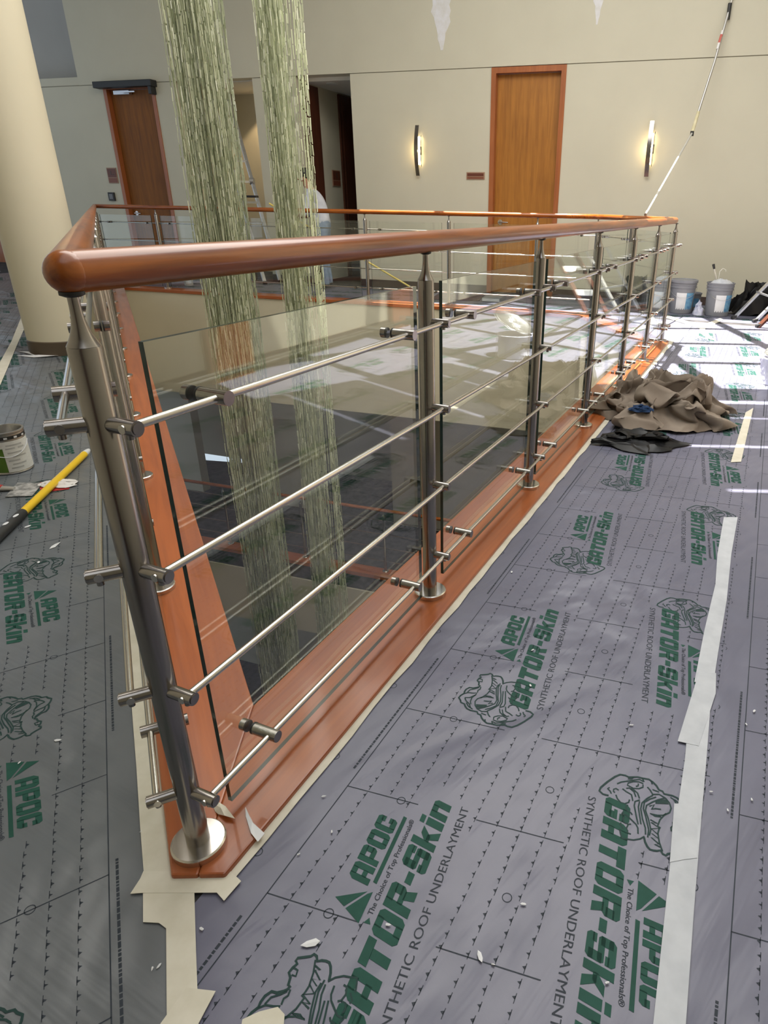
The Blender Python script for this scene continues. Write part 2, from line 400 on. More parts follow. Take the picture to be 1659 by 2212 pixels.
# doors
def door(idx, t0, t1, leaf, frame, label, hdr=False):
    mb = MB(); fwid = 0.062
    mb.obox(W(t0, 0.012, FZ), wu * fwid, -wn * 0.16, (0, 0, 2.716 - FZ))
    mb.obox(W(t1 - fwid, 0.012, FZ), wu * fwid, -wn * 0.16, (0, 0, 2.716 - FZ))
    mb.obox(W(t0 + fwid, 0.012, 2.716 - fwid), wu * (t1 - t0 - 2 * fwid), -wn * 0.16, (0, 0, fwid))
    root = struct(mb.build('door_%d' % idx, frame, origin=W(t0, 0, FZ))); root['label'] = label
    lf = MB(); lf.obox(W(t0 + fwid, -0.075, FZ + 0.01), wu * (t1 - t0 - 2 * fwid), -wn * 0.045, (0, 0, 2.716 - fwid - FZ - 0.014)); lf = lf.build('door_leaf', leaf, root)
    hm = MB(); ht = t0 + fwid + 0.09
    hm.lathe([(0.0, 0.012), (0.034, 0.012), (0.036, 0.0)], W(ht, -0.075, 0.92), wn, 20)
    hm.tube([W(ht, -0.075, 0.92), W(ht, -0.02, 0.92), W(ht + 0.03, -0.012, 0.92), W(ht + 0.13, -0.012, 0.917)], [0.011, 0.011, 0.011, 0.009], 10)
    hm.build('door_handle', Mt['steel_rod'], lf, smooth=40)
    return root, lf
d1, l1 = door(1, 1.08, 2.05, Mt['door'], Mt['frame'], 'tall honey veneer door with reddish frame in the far wall')
d2, l2 = door(2, -5.20, -4.23, Mt['door2'], Mt['frame'], 'tall brown wooden door under a black header on the far wall')
mb = MB(); mb.obox(W(-5.27, 0.0, 2.66), wu * 1.10, wn * 0.13, (0, 0, 0.085)); mb.obox(W(-4.26, 0.0, 2.56), wu * 0.06, wn * 0.11, (0, 0, 0.11))
bevel(mb.build('header_box', Mt['gasket'], d2), 0.008)
mb = MB(); mb.obox(W(-5.02, -0.06, 2.585), wu * 0.30, wn * 0.06, (0, 0, 0.05)); mb.obox(W(-4.85, 0.03, 2.60), wu * 0.28, wn * 0.02, (0, 0, 0.018))
mb.build('door_closer', mat('closer_aluminium', (0.55, 0.56, 0.58), 0.3, 0.9), d2)

# right wall of the walkway, left wall, rear wall, and the roof with its skylights
RW = P0 + nR * 2.58
mb = MB(); mb.obox(RW + dR * -6 + Vector((0, 0, FZ)), dR * 16.2, nR * 0.2, (0, 0, 5.02)); struct(mb.build('wall_right', Mt['wall']))
mb = MB(); mb.obox(RW + dR * -6 + Vector((0, 0, FZ)), dR * 16.2, -nR * 0.012, (0, 0, 0.10)); struct(mb.build('baseboard_right', Mt['base']))
for k, a in enumerate((2.78, 5.25)):
    mb = MB(); mb.obox(RW - nR * 0.05 + dR * a + Vector((0, 0, FZ)), dR * 0.42, nR * 0.05, (0, 0, 2.45))
    struct(mb.build('door_%d' % (k + 7), Mt['frame']))
LW = P0 + nL * 2.75
mb = MB(); mb.obox(LW + dL * -5 + Vector((0, 0, FZ)), dL * 12.5, nL * 0.2, (0, 0, 5.02)); struct(mb.build('wall_left', Mt['wall']))
mb = MB(); mb.box(-6, 7, -4.2, -4.0, FZ, 5.0); struct(mb.build('wall_rear', Mt['darkwood']))  # unseen; dark finish added to darken the reflections in the posts
# roof: sky bays are open to the sun, the rest is solid
RZ = 5.0
SKY = [(-2.0, 4.0, 5.35, 9.6), (1.7, 4.2, 3.3, 5.15), (0.40, 2.4, 4.09, 4.155), (0.45, 2.4, 3.49, 3.55), (-0.20, 0.42, 2.915, 2.948), (0.84, 2.4, 4.62, 4.675), (0.80, 2.4, 4.95, 5.06)]       # x0 x1 y0 y1 of the sunny bays at roof height
xs = sorted(set([-14, 10] + [s for b in SKY for s in b[:2]])); ys = sorted(set([-7, 16] + [s for b in SKY for s in b[2:]]))
mb = MB()
for i in range(len(xs) - 1):
    for j in range(len(ys) - 1):
        cx, cy = (xs[i] + xs[i + 1]) / 2, (ys[j] + ys[j + 1]) / 2
        if any(b[0] < cx < b[1] and b[2] < cy < b[3] for b in SKY): continue
        mb.box(xs[i], xs[i + 1], ys[j], ys[j + 1], RZ, RZ + 0.25)
mb.prism([(-1.1, 9.6), (4.0, 8.07), (4.0, 9.6)], RZ, RZ + 0.25)
struct(mb.build('ceiling', Mt['roof']))
mb = MB()
for k in range(1, 6):
    x = -2.0 + k * 1.0
    mb.obox((x - 0.05, 5.35, RZ + 0.02), (0.10, 0, 0), (0.0, 4.25, 0), (0, 0, 0.16))
for k in range(1, 5):
    mb.box(-2.0, 4.0, 5.35 + k * 0.85 - 0.035, 5.35 + k * 0.85 + 0.035, RZ + 0.05, RZ + 0.14)
for k in range(1, 3): mb.box(1.7 + k * 0.83 - 0.05, 1.7 + k * 0.83 + 0.05, 3.3, 5.15, RZ + 0.02, RZ + 0.18)
mb.box(1.7, 4.2, 4.2, 4.28, RZ + 0.05, RZ + 0.14)
struct(mb.build('window_1', Mt['roof']))

# lower storeys: walls seen through the void
mb = MB()
for a, b in [(-9, -4.6), (-3.3, -2.2), (-0.55, 7.4)]:
    mb.obox(W(a, 0, -4.02), wu * (b - a), -wn * 0.2, (0, 0, 2.7))
mb.obox(W(-9, -1.8, -4.02), wu * 16, -wn * 0.2, (0, 0, 2.7))
mb.obox(W(-9, 0.0, -8.0), wu * 16.4, -wn * 0.2, (0, 0, 2.8))
struct(mb.build('wall_lower', Mt['wall']))
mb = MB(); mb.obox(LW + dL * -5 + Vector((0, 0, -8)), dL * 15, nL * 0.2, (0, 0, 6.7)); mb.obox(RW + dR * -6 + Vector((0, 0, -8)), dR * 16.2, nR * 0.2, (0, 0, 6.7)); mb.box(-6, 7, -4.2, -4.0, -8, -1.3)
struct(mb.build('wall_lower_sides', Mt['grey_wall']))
li = ring(-0.165); le = ring(0.07); mb = MB()
mb.prism([(li[2].x, li[2].y), (le[2].x, le[2].y), (le[3].x, le[3].y), (li[3].x, li[3].y)], -4.06, -4.0)
struct(mb.build('trim_8', Mt['sillF']))
mb = MB(); mb.prism([(li[3].x, li[3].y), (le[3].x, le[3].y), (nearL.x, nearL.y), (li[0].x, li[0].y)], -4.06, -4.0)
struct(mb.build('trim_9', Mt['sillL']))
# ================================================================ guardrails
ROD_Z = (0.836, 0.607, 0.376, 0.144); ROD_OFF = 0.050; PR = 0.0212
pm = MB(); pm.lathe([(PR, 0.010), (PR, 0.938), (PR - 0.0012, 0.9405)], n=28); POST = pm.mesh('post', Mt['steel'], 35)
nm_ = MB(); nm_.lathe([(PR, 0.9405)] + [(0.0070 + (PR - 0.0070) * (1 - k / 10) ** 2.6, 0.9405 + 0.056 * k / 10) for k in range(0, 11)] + [(0.0070, 1.004)], n=24)
NECK = nm_.mesh('neck', Mt['steel'], 50)
fm = MB(); fm.lathe([(0.050, 0.0), (0.050, 0.0125), (0.047, 0.0150), (0.0215, 0.0160)], n=36); FLANGE = fm.mesh('base_flange', Mt['steel_rod'], 30)
dm = MB(); dm.lathe([(0.0150, 1.0085), (0.0150, 1.0040), (0.009, 1.0015)], n=20); DISC = dm.mesh('rail_disc', Mt['gasket'], 40)
bk = MB(); bk.cyl((PR - 0.004, 0, 0), (0.066, 0, 0), 0.0112, n=18); bk.cyl((0.0655, 0, 0), (0.0675, 0, 0), 0.0085, n=14); bk.cyl((0.050, 0, -0.0165), (0.050, 0, -0.009), 0.0052, n=10)
BRACK = bk.mesh('rod_bracket', Mt['steel'], 40)
ck = MB(); ck.cyl((0.067, 0, 0), (0.006, 0, 0), 0.0122, n=18); ck.cyl((-0.007, 0, 0), (-0.022, 0, 0), 0.0122, n=18); CLAMP = ck.mesh('glass_clamp', Mt['steel'], 40)
gk = MB(); gk.cyl((0.0105, 0, 0), (0.0062, 0, 0), 0.0126, n=18); gk.cyl((-0.0062, 0, 0), (-0.0095, 0, 0), 0.0126, n=18); GASK = gk.mesh('gasket', Mt['gasket'], 40)
def guardrail(label, A, d, posts, own, railpath, railmat, ballends=(), dz=0.0, rod_ext=(0.012, 0.012), part_sections=None):
    """A: start, d: run direction (void on the left), posts: distances of all posts, own: those built here"""
    n = Vector((d.y, -d.x, 0)); rz = math.atan2(n.y, n.x); z = Vector((0, 0, dz))
    root = thing('guardrail', label, 'railing', A + z)
    mb = MB(); mb.tube([p + z for p in railpath], 0.026, 24)
    for e in ballends: mb.sphere(e + z, 0.0265, 22, 14)
    mb.build('handrail', railmat, root, smooth=50)
    for s in own:
        p = inst(POST, 'post', root, A + d * s + z)
        inst(NECK, 'neck', p, WL[p]); inst(FLANGE, 'base_flange', p, WL[p]); inst(DISC, 'rail_disc', p, WL[p])
    for h in ROD_Z:
        mb = MB(); mb.cyl(A + d * (posts[0] - rod_ext[0]) + n * ROD_OFF + z + Vector((0, 0, h)), A + d * (posts[-1] + rod_ext[1]) + n * ROD_OFF + z + Vector((0, 0, h)), 0.0064, n=14)
        mb.build('rod', Mt['steel_rod'], root, smooth=40)
        for s in posts: inst(BRACK, 'rod_bracket', root, A + d * s + z + Vector((0, 0, h)), rz)
    for s0, s1 in zip(posts[:-1], posts[1:]):
        a, b = s0 + 0.088, s1 - 0.062
        if b - a < 0.2: continue
        mb = MB(); o = A + d * a + n * 0.0048 + z + Vector((0, 0, 0.024))
        mb.obox(o, d * (b - a), -n * 0.0096, (0, 0, 0.907))
        # large faces are clear, the four edges are green
        for q in range(6):
            f = mb.f[q]; nn = (mb.v[f[1]] - mb.v[f[0]]).cross(mb.v[f[2]] - mb.v[f[1]]).normalized()
            mb.m[q] = 0 if abs(nn.dot(n)) > 0.9 else 1
        mb.build('glass_panel', [Mt['glass'], Mt['gedge']], root)
        for h in (ROD_Z[0], ROD_Z[3]):
            for s in (a + 0.085, b - 0.13):
                c = inst(CLAMP, 'glass_clamp', root, A + d * s + z + Vector((0, 0, h)), rz); inst(GASK, 'gasket', c, WL[c])
    return root
HZ = Vector((0, 0, 1.0310))
def arc(c, p, q, r, n=8):
    """round a corner c between points p and q with tangent length r"""
    a = c + unit(c, p) * r; b = c + unit(c, q) * r; out = []
    for i in range(n + 1):
        k = i / n; out.append(a * (1 - k) ** 2 + c * 2 * k * (1 - k) + b * k ** 2)
    return out
a6 = arc(P6, P0, F4, 0.16); a4 = arc(F4, P6, CL, 0.35)
sR = [0.0, 0.9878] + [0.9878 + 0.96704 * k for k in range(1, 6)]
guardrail('long steel and glass guardrail nearest the camera, on the right of the void', P0, dR, sR, sR,
          [P0 + HZ] + [p + HZ for p in a6], Mt['railR'], [P0 + HZ])
LE = (F4 - P6).length
guardrail('short guardrail section closing the far right end of the atrium opening', P6, dE, [0.0, LE / 2, LE], [LE / 2, LE],
          [p + HZ for p in [a6[-1]] + a4], Mt['railE'])
LF = (CL - F4).length
pf = [LF - s for s in (6.95, 6.27, 5.20, 4.11, 3.07, 2.04, 1.01, 0.0)]; pf[0] = 0.0; pf[-1] = LF
guardrail('far guardrail section along the corridor in front of the two doors and the sconces', F4, dF, pf, pf[1:],
          [a4[-1] + HZ, CL + HZ], Mt['railF'], [CL + HZ])
LLn = (P0 - CL).length; nL_b = 10
pl_ = [LLn * k / nL_b for k in range(nL_b + 1)]
guardrail('left guardrail section seen almost end on, passing the cream column', CL, -dL, pl_, pl_[1:-1],
          [CL + HZ, P0 + HZ], Mt['railL'])
# rail of the storey below
def lower_rail(label, A, d, ln, n_b, rm):
    root = thing('guardrail', label, 'railing', A + Vector((0, 0, -4)))
    n = Vector((d.y, -d.x, 0)); z = Vector((0, 0, -4))
    mb = MB(); mb.tube([A + z + HZ, A + d * ln + z + HZ], 0.026, 12); mb.build('handrail', rm, root, smooth=50)
    for k in range(n_b + 1):
        p = inst(POST, 'post', root, A + d * (ln * k / n_b) + z); inst(NECK, 'neck', p, WL[p]); inst(FLANGE, 'base_flange', p, WL[p])
    for h in ROD_Z:
        mb = MB(); mb.cyl(A + n * 0.05 + z + Vector((0, 0, h)), A + d * ln + n * 0.05 + z + Vector((0, 0, h)), 0.0064, n=8); mb.build('rod', Mt['steel_rod'], root, smooth=40)
lower_rail('guardrail of the storey below, seen through the glass along the far side of the void', F4, dF, LF, 5, Mt['railF'])
lower_rail('guardrail of the storey below along the left side of the void', CL, -dL, LLn * 0.75, 5, Mt['railL'])
# ================================================================ printed underlayment sheets
HEAD= [[(-0.0016,0.005),(-0.0018,-0.007),(-0.0083,-0.0155),(-0.0182,-0.0135),(-0.0382,-0.0013),(-0.0578,0.0134),(-0.067,0.0236),(-0.0676,0.0345),(-0.0651,0.042),(-0.0684,0.0523),(-0.0713,0.0612),(-0.071,0.0724),(-0.0721,0.0847),(-0.0669,0.0932),(-0.0594,0.1011),(-0.0491,0.107),(-0.0475,0.1146),(-0.0413,0.1179),(-0.0417,0.135),(-0.0386,0.1447),(-0.0306,0.1524),(-0.0242,0.1558),(-0.0212,0.1664),(-0.0146,0.1692),(-0.0061,0.1765),(0.0034,0.1744),(0.0131,0.1685),(0.0206,0.1694),(0.0301,0.1679),(0.039,0.1616),(0.0396,0.1527),(0.0448,0.1437),(0.0485,0.1395),(0.0538,0.1373),(0.0548,0.1414),(0.0656,0.1439),(0.0717,0.1503),(0.0806,0.1483),(0.0878,0.1443),(0.091,0.1491),(0.0961,0.1483),(0.1004,0.1387),(0.1048,0.1291),(0.1095,0.1258),(0.1078,0.1199),(0.101,0.115),(0.1042,0.1089),(0.1054,0.1016),(0.105,0.0954),(0.0996,0.0901),(0.0905,0.0854),(0.0808,0.0829)],[(0.0782,0.0837),(0.0867,0.0754),(0.093,0.0634),(0.0945,0.0517),(0.0966,0.0417),(0.0884,0.0383),(0.0758,0.0346)],[(0.0734,0.0422),(0.0636,0.0339),(0.0594,0.0366)],[(0.081,0.0574),(0.0796,0.0511),(0.0693,0.0478),(0.0593,0.0506),(0.0565,0.0558)],[(0.0754,0.071),(0.0621,0.0698),(0.0544,0.0656),(0.0463,0.0562),(0.0383,0.0469),(0.0373,0.0364)],[(0.0583,0.0503),(0.0574,0.0427),(0.0498,0.0387),(0.0435,0.0409)],[(0.0422,0.0347),(0.0363,0.0362),(0.0299,0.039)],[(0.033,0.0565),(0.0286,0.0532),(0.0273,0.0471),(0.0202,0.0424),(0.0133,0.0436),(0.0112,0.0467)],[(-0.0042,0.0485),(0.0037,0.0469),(0.0093,0.0397),(0.0089,0.031),(0.0008,0.0233),(-0.0084,0.0197)],[(-0.0222,0.0242),(-0.0255,0.0184),(-0.0219,0.0137),(-0.0158,0.0137),(-0.0137,0.017)],[(-0.0083,0.0098),(-0.0146,0.007),(-0.0198,0.0009),(-0.0241,0.0048)],[(0.102,0.1191),(0.0829,0.1123),(0.063,0.109),(0.051,0.1109),(0.048,0.1131),(0.0452,0.1078),(0.0282,0.1119),(0.0145,0.1198),(0.0046,0.1302),(-0.0072,0.1332),(-0.0209,0.1291),(-0.0309,0.121),(-0.037,0.1077),(-0.0327,0.0945)],[(0.0937,0.1153),(0.0904,0.1037),(0.0877,0.1121),(0.0763,0.0968),(0.0743,0.1099),(0.0668,0.0973),(0.0654,0.1089),(0.0559,0.0958),(0.0495,0.112),(0.0405,0.0946),(0.0396,0.1077),(0.0343,0.0929)],[(0.0088,0.124),(0.015,0.1185),(0.0189,0.1063),(0.0208,0.1142),(0.0227,0.1015),(0.0193,0.0917),(0.0189,0.1063)],[(0.0015,0.1131),(0.003,0.1018),(0.0076,0.0943),(-0.0068,0.099),(0.0005,0.0895)],[(0.0729,0.0929),(0.0584,0.095),(0.0334,0.0889),(0.0137,0.0821),(0.0003,0.0836),(-0.0118,0.0947),(-0.0219,0.1063),(-0.0305,0.1197)],[(0.0785,0.0899),(0.0598,0.0909),(0.0266,0.0827),(0.0108,0.0777),(-0.0066,0.0788),(-0.0187,0.0899),(-0.0278,0.1017)],[(0.073,0.0854),(0.0574,0.0842),(0.0372,0.0774),(0.0126,0.0724),(-0.003,0.074),(-0.0189,0.0841),(-0.0308,0.0951)],[(0.0513,0.0752),(0.0304,0.0712),(0.0099,0.0673),(-0.0056,0.069)],[(0.0531,0.0697),(0.0326,0.0644),(0.0083,0.0589),(-0.0026,0.0597),(-0.0099,0.0693)],[(0.081,0.1469),(0.079,0.1386),(0.0702,0.1368),(0.07,0.1444)],[(-0.0015,0.1624),(0.0024,0.1502),(0.0173,0.1384),(0.0243,0.1376),(0.0212,0.1471),(0.0192,0.1599),(0.0121,0.1682)],[(0.0173,0.1384),(0.0042,0.1448),(-0.0109,0.1446),(-0.0202,0.1402)],[(-0.0033,0.161),(-0.0122,0.1552),(-0.0196,0.1448),(-0.0322,0.138),(-0.0362,0.131)],[(-0.0179,0.1527),(-0.0282,0.1451),(-0.0326,0.1393)],[(0.0267,0.1368),(0.0354,0.1379),(0.0413,0.1336),(0.05,0.1347)],[(0.0198,0.1616),(0.0312,0.1577),(0.0398,0.1452),(0.0466,0.1382)],[(-0.0138,0.0682),(-0.0267,0.0634),(-0.0326,0.0561),(-0.0343,0.0486)],[(-0.0155,0.0606),(-0.0284,0.0558),(-0.0353,0.0455),(-0.0322,0.0393)],[(-0.0032,0.0552),(-0.0187,0.0512),(-0.0233,0.0401),(-0.0288,0.0317)],[(-0.0327,0.0945),(-0.0432,0.0887),(-0.0494,0.0827)],[(-0.0533,0.0731),(-0.0464,0.0736),(-0.0397,0.0655),(-0.0369,0.0536),(-0.0419,0.041),(-0.0483,0.0422),(-0.0558,0.0528),(-0.0586,0.0647),(-0.0565,0.0737)],[(-0.0532,0.0633),(-0.0472,0.0635),(-0.0437,0.0588)],[(-0.0624,0.0734),(-0.0658,0.0655),(-0.0594,0.0519),(-0.0521,0.0384),(-0.0465,0.0273),(-0.0389,0.0194)],[(-0.0598,0.0406),(-0.0622,0.0483),(-0.0675,0.0525)],[(-0.0605,0.0923),(-0.0679,0.0901)],[(-0.0431,0.1073),(-0.0458,0.0937)],[(-0.0619,0.075),(-0.0697,0.0714)]]
HEADFILL= [(-0.0164,0.1283),(-0.0143,0.1187),(-0.0097,0.1011),(-0.0159,0.1008),(-0.0245,0.1142),(-0.0275,0.1235)]
def text_geo(body, width, height, bold=0.0, shear=0.0):
    """2-d filled lettering scaled to a box: verts, faces"""
    cu = bpy.data.curves.new('lettering', 'FONT'); cu.body = body; cu.offset = bold; cu.shear = shear; cu.resolution_u = 3
    ob = bpy.data.objects.new('lettering', cu); COL.objects.link(ob)
    dg = bpy.context.evaluated_depsgraph_get(); dg.update()
    me = bpy.data.meshes.new_from_object(ob.evaluated_get(dg))
    V = [v.co.copy() for v in me.vertices]; Fc = [tuple(p.vertices) for p in me.polygons]
    bpy.data.objects.remove(ob); bpy.data.curves.remove(cu); bpy.data.meshes.remove(me)
    x0 = min(v.x for v in V); x1 = max(v.x for v in V); y0 = min(v.y for v in V); y1 = max(v.y for v in V)
    return [Vector(((v.x - x0) / (x1 - x0) * width, (v.y - y0) / (y1 - y0) * height, 0)) for v in V], Fc
def put(mb, geo, u, v, mi):
    mb.add([p + Vector((u, v, 0)) for p in geo[0]], geo[1], mi)
def block_text(body, width, height, shear=0.2):
    """heavy square-cut lettering made of strokes"""
    C_ = [[(0, .14), (.14, 0), (.37, 0), (.37, 1), (.14, 1), (0, .86)], [(.3, .72), (1, .72), (1, .86), (.87, 1), (.3, 1)], [(.63, .60), (1, .60), (1, .8), (.63, .8)], [(.3, 0), (.87, 0), (1, .14), (1, .28), (.3, .28)], [(.63, .2), (1, .2), (1, .40), (.63, .40)]]
    A_ = [[(0, 0), (.36, 0), (.36, 1), (.18, 1), (0, .80)], [(.64, 0), (1, 0), (1, .84), (.86, 1), (.64, 1)], [(.3, .73), (.7, .73), (.7, 1), (.3, 1)], [(.3, .24), (.7, .24), (.7, .47), (.3, .47)]]
    D = {'G': (1.0, C_ + [[(.5, .38), (1, .38), (1, .52), (.5, .52)]]), 'C': (0.95, C_), 'A': (1.05, A_),
         'T': (0.95, [[(0, .68), (1, .68), (1, 1), (0, 1)], [(.31, 0), (.69, 0), (.69, .7), (.31, .7)]]),
         'O': (1.0, [[(0, .14), (.14, 0), (.36, 0), (.36, 1), (.14, 1), (0, .86)], [(.64, 0), (.86, 0), (1, .14), (1, .86), (.86, 1), (.64, 1)], [(.3, .74), (.7, .74), (.7, 1), (.3, 1)], [(.3, 0), (.7, 0), (.7, .26), (.3, .26)]]),
         'R': (1.02, [[(0, 0), (.36, 0), (.36, 1), (0, 1)], [(.3, .74), (1, .74), (1, .88), (.87, 1), (.3, 1)], [(.64, .5), (1, .5), (1, .8), (.64, .8)], [(.3, .36), (.86, .36), (1, .48), (1, .57), (.3, .57)], [(.50, .42), (.84, .42), (1.04, 0), (.66, 0)]]),
         'P': (0.98, [[(0, 0), (.36, 0), (.36, 1), (0, 1)], [(.3, .74), (1, .74), (1, .88), (.87, 1), (.3, 1)], [(.64, .45), (1, .45), (1, .8), (.64, .8)], [(.3, .28), (.86, .28), (1, .42), (1, .52), (.3, .52)]]),
         '-': (0.58, [[(.08, .34), (.92, .34), (.92, .60), (.08, .60)]]),
         'S': (0.95, [[(.1, .74), (1, .74), (1, .88), (.88, 1), (.14, 1), (0, .88), (0, .8)], [(0, .48), (.36, .48), (.36, .9), (0, .9)], [(0, .5), (.1, .4), (.94, .4), (1, .5), (.94, .62), (.06, .62)], [(.64, .1), (1, .1), (1, .55), (.64, .55)], [(0, .12), (.12, 0), (.88, 0), (1, .12), (1, .26), (0, .26)], [(.66, .66), (1, .66), (1, .8), (.66, .8)], [(0, .2), (.34, .2), (.34, .34), (0, .34)]]),
         'k': (0.92, [[(0, 0), (.36, 0), (.36, 1), (0, 1)], [(.30, .34), (.62, .34), (1, .74), (.62, .74), (.3, .5)], [(.36, .48), (.66, .48), (1.02, 0), (.62, 0)]]),
         'i': (0.37, [[(0, 0), (1, 0), (1, .72), (0, .72)], [(0, .80), (1, .80), (1, 1), (0, 1)]]),
         'n': (0.88, [[(0, 0), (.38, 0), (.38, .72), (0, .72)], [(.62, 0), (1, 0), (1, .58), (.86, .72), (.62, .72)], [(.3, .47), (.7, .47), (.7, .72), (.3, .72)]])}
    tot = sum(D[c][0] for c in body) + 0.09 * (len(body) - 1); kx = (width - shear * height) / tot; x = 0; V = []; Fc = []
    for ch in body:
        w, pl = D[ch]
        for q in pl:
            b = len(V); V += [Vector(((x + px * w) * kx + shear * py * height, py * height, 0)) for px, py in q]; Fc.append(tuple(range(b, b + len(q))))
        x += w + 0.09
    return V, Fc
lg = MB()       # slots: 0 green, 1 thin dark print
put(lg, block_text('GATOR-Skin', 0.470, 0.052, 0.24), 0.0, 0.0, 0)
put(lg, text_geo('SYNTHETIC ROOF UNDERLAYMENT', 0.452, 0.0165), 0.012, -0.036, 1)
put(lg, block_text('APOC', 0.152, 0.043, 0.16), 0.246, 0.092, 0)
put(lg, text_geo('The Choice of Top Professionals®', 0.205, 0.0135, 0.012, 0.1), 0.198, 0.058, 1)
lg.add([(0.254, 0.078, 0), (0.404, 0.078, 0), (0.406, 0.086, 0), (0.256, 0.086, 0)], [(0, 1, 2, 3)], 0)
lg.add([(0.178, 0.078, 0), (0.238, 0.078, 0), (0.232, 0.086, 0), (0.196, 0.112, 0)], [(0, 1, 2, 3)], 0)
lg.add([(0.1985, 0.116, 0), (0.236, 0.088, 0), (0.210, 0.139, 0)], [(0, 1, 2)], 0)
lg.add([(0.182, 0.0575, 0), (0.193, 0.064, 0), (0.182, 0.0705, 0)], [(0, 1, 2)], 0)
LOGO = lg.mesh('printed_lettering', [Mt['green'], Mt['ink']])
em = MB()
hull = HEAD[0] + HEAD[1][:7]
for i, st in enumerate(HEAD): em.ribbon(st, 0.0044 if i == 0 else 0.0031, 0.0, 1)
em.add([(x, y, 0) for x, y in HEADFILL], [tuple(range(len(HEADFILL)))], 0)
EMBLEM = em.mesh('printed_emblem', [Mt['ink2'], Mt['ink2']])
PITCH_A = 0.790
def sheet(label, origin, ex, ey, a0, a1, b0, b1, z, mt, cols, phase=0.0, rows=True, lim=(-99, 99), group='printed grey underlayment sheets', b_edge=None, clip=None):
    """a sheet in the frame ex (reading direction), ey (towards the rail): x in a0..a1, -y in b0..b1
       cols: lettering columns as (b of the G foot, turned)"""
    o = Vector((origin.x, origin.y, z)); ang = math.atan2(ex.y, ex.x)
    me = MB()
    n = 10
    if clip is None: poly = [(a0, -b1), (a1, -b1), (a1, -b0), (a0, -b0)]
    else: poly = clip
    me.prism(poly, -0.0006, 0.0)
    ob = bpy.data.objects.new('underlayment_sheet', me.mesh('underlayment_sheet', mt)); COL.objects.link(ob)
    ob.location = o; ob.rotation_euler = (0, 0, ang); WL[ob] = o
    tag(ob, label, 'floor covering', group)
    def sub(m_, name, x, y, r, h=0.0005):
        c = bpy.data.objects.new(name, m_); COL.objects.link(c); c.parent = ob; c.location = (x, y, h); c.rotation_euler = (0, 0, r); return c
    be = b0 if b_edge is None else b_edge
    taken = []
    for b, turned, ph in cols:
        k0 = math.floor((a0 - ph) / PITCH_A); k1 = math.ceil((a1 - ph) / PITCH_A)
        for k in range(k0, k1 + 1):
            x = ph + k * PITCH_A; r = math.radians(6.5) + (math.pi if turned else 0)
            lo, hi = (x - 0.09, x + 0.47) if not turned else (x - 0.47, x + 0.09)
            if lo < a0 + 0.02 or hi > a1 - 0.02 or hi < lim[0] or lo > lim[1]: continue
            sub(LOGO, 'printed_lettering', x, -b, r); sub(EMBLEM, 'printed_emblem', x, -b, r, 0.0007)
            s_ = -1 if turned else 1
            for (u0, u1, v0, v1) in ((-0.085, 0.10, -0.03, 0.165), (0.0, 0.48, -0.045, 0.055), (0.17, 0.42, 0.05, 0.145)):
                taken.append((min(x + s_ * u0, x + s_ * u1), max(x + s_ * u0, x + s_ * u1), b, s_, v0, v1, x))
    def free(x, b):
        for t0, t1, bb_, s_, v0, v1, xo in taken:
            if t0 < x < t1:
                v = s_ * (bb_ - b) - (x - xo) * 0.114 * s_ * s_
                v = s_ * ((bb_ - b) - (x - xo) * 0.114)
                if v0 - 0.006 < v < v1 + 0.006: return False
        return True
    pm_ = MB()
    e1 = be + 0.105
    pm_.ribbon([(a0, -e1), (a1, -e1)], 0.0022)
    x = max(a0, lim[0])
    while x < min(a1, lim[1]):
        if x + 0.42 < a1:
            for y_ in (e1 - 0.0115, ):
                xx = x
                while xx < x + 0.42:
                    w = random.uniform(0.003, 0.012); pm_.add([(xx, -y_, 0), (xx + w, -y_, 0), (xx + w, -y_ + 0.005, 0), (xx, -y_ + 0.005, 0)], [(0, 1, 2, 3)]); xx += w + 0.0022
        x += 0.79
    nb = int((b1 - e1 - 0.01) / 0.0465)
    x0 = math.ceil(max(a0, lim[0]) / 0.2633) * 0.2633; x = x0 - 0.02
    while x < min(a1, lim[1]):
        seg = []
        for q in range(41):
            b = e1 + (b1 - e1) * q / 40; xx = x + (b - e1) * 0.112
            if xx < a1 - 0.005 and free(xx, b): seg.append((xx, -b))
            else:
                if len(seg) > 1: pm_.ribbon(seg, 0.0021)
                seg = []
        if len(seg) > 1: pm_.ribbon(seg, 0.0021)
        for (bc, dx) in ((be + 0.228, 0.0125), (be + 0.505, 0.165), (be + 0.035, 0.06)):
            if bc < b1 - 0.01 and x + dx < a1 - 0.02 and (free(x + dx, bc)):
                cpts = [(x + dx + 0.0085 * math.cos(t * math.pi / 8), -bc + 0.0085 * math.sin(t * math.pi / 8)) for t in range(16)]
                pm_.ribbon(cpts, 0.0017, 0, closed=True)
        x += 0.2633
    if rows:
        for j in range(1, nb + 1):
            b = e1 + 0.047 * j; x = max(a0, lim[0]) + 0.008 * (j % 3); k = 0
            while x < min(a1, lim[1]) - 0.01:
                k += 1
                if b < b1 - 0.006 and free(x, b):
                    w = 0.0072 * random.uniform(0.7, 1.25); jb = random.uniform(-0.0012, 0.0012)
                    pm_.add([(x, -b + jb, 0), (x + w, -b + jb, 0), (x + w * 0.55, -b + 0.0058 + jb, 0)], [(0, 1, 2)])
                    pm_.add([(x - 0.006, -b - 0.0006 + jb, 0), (x + w + 0.004, -b - 0.0006 + jb, 0), (x + w + 0.004, -b + 0.0007 + jb, 0), (x - 0.006, -b + 0.0007 + jb, 0)], [(0, 1, 2, 3)])
                x += 0.0242
    c = sub(pm_.mesh('printed_marks', Mt['ink']), 'printed_marks', 0, 0, 0, 0.0004); c['kind'] = 'stuff'
    return ob
C_R = [(0.451, False, 0.620), (0.687, True, 1.232)]
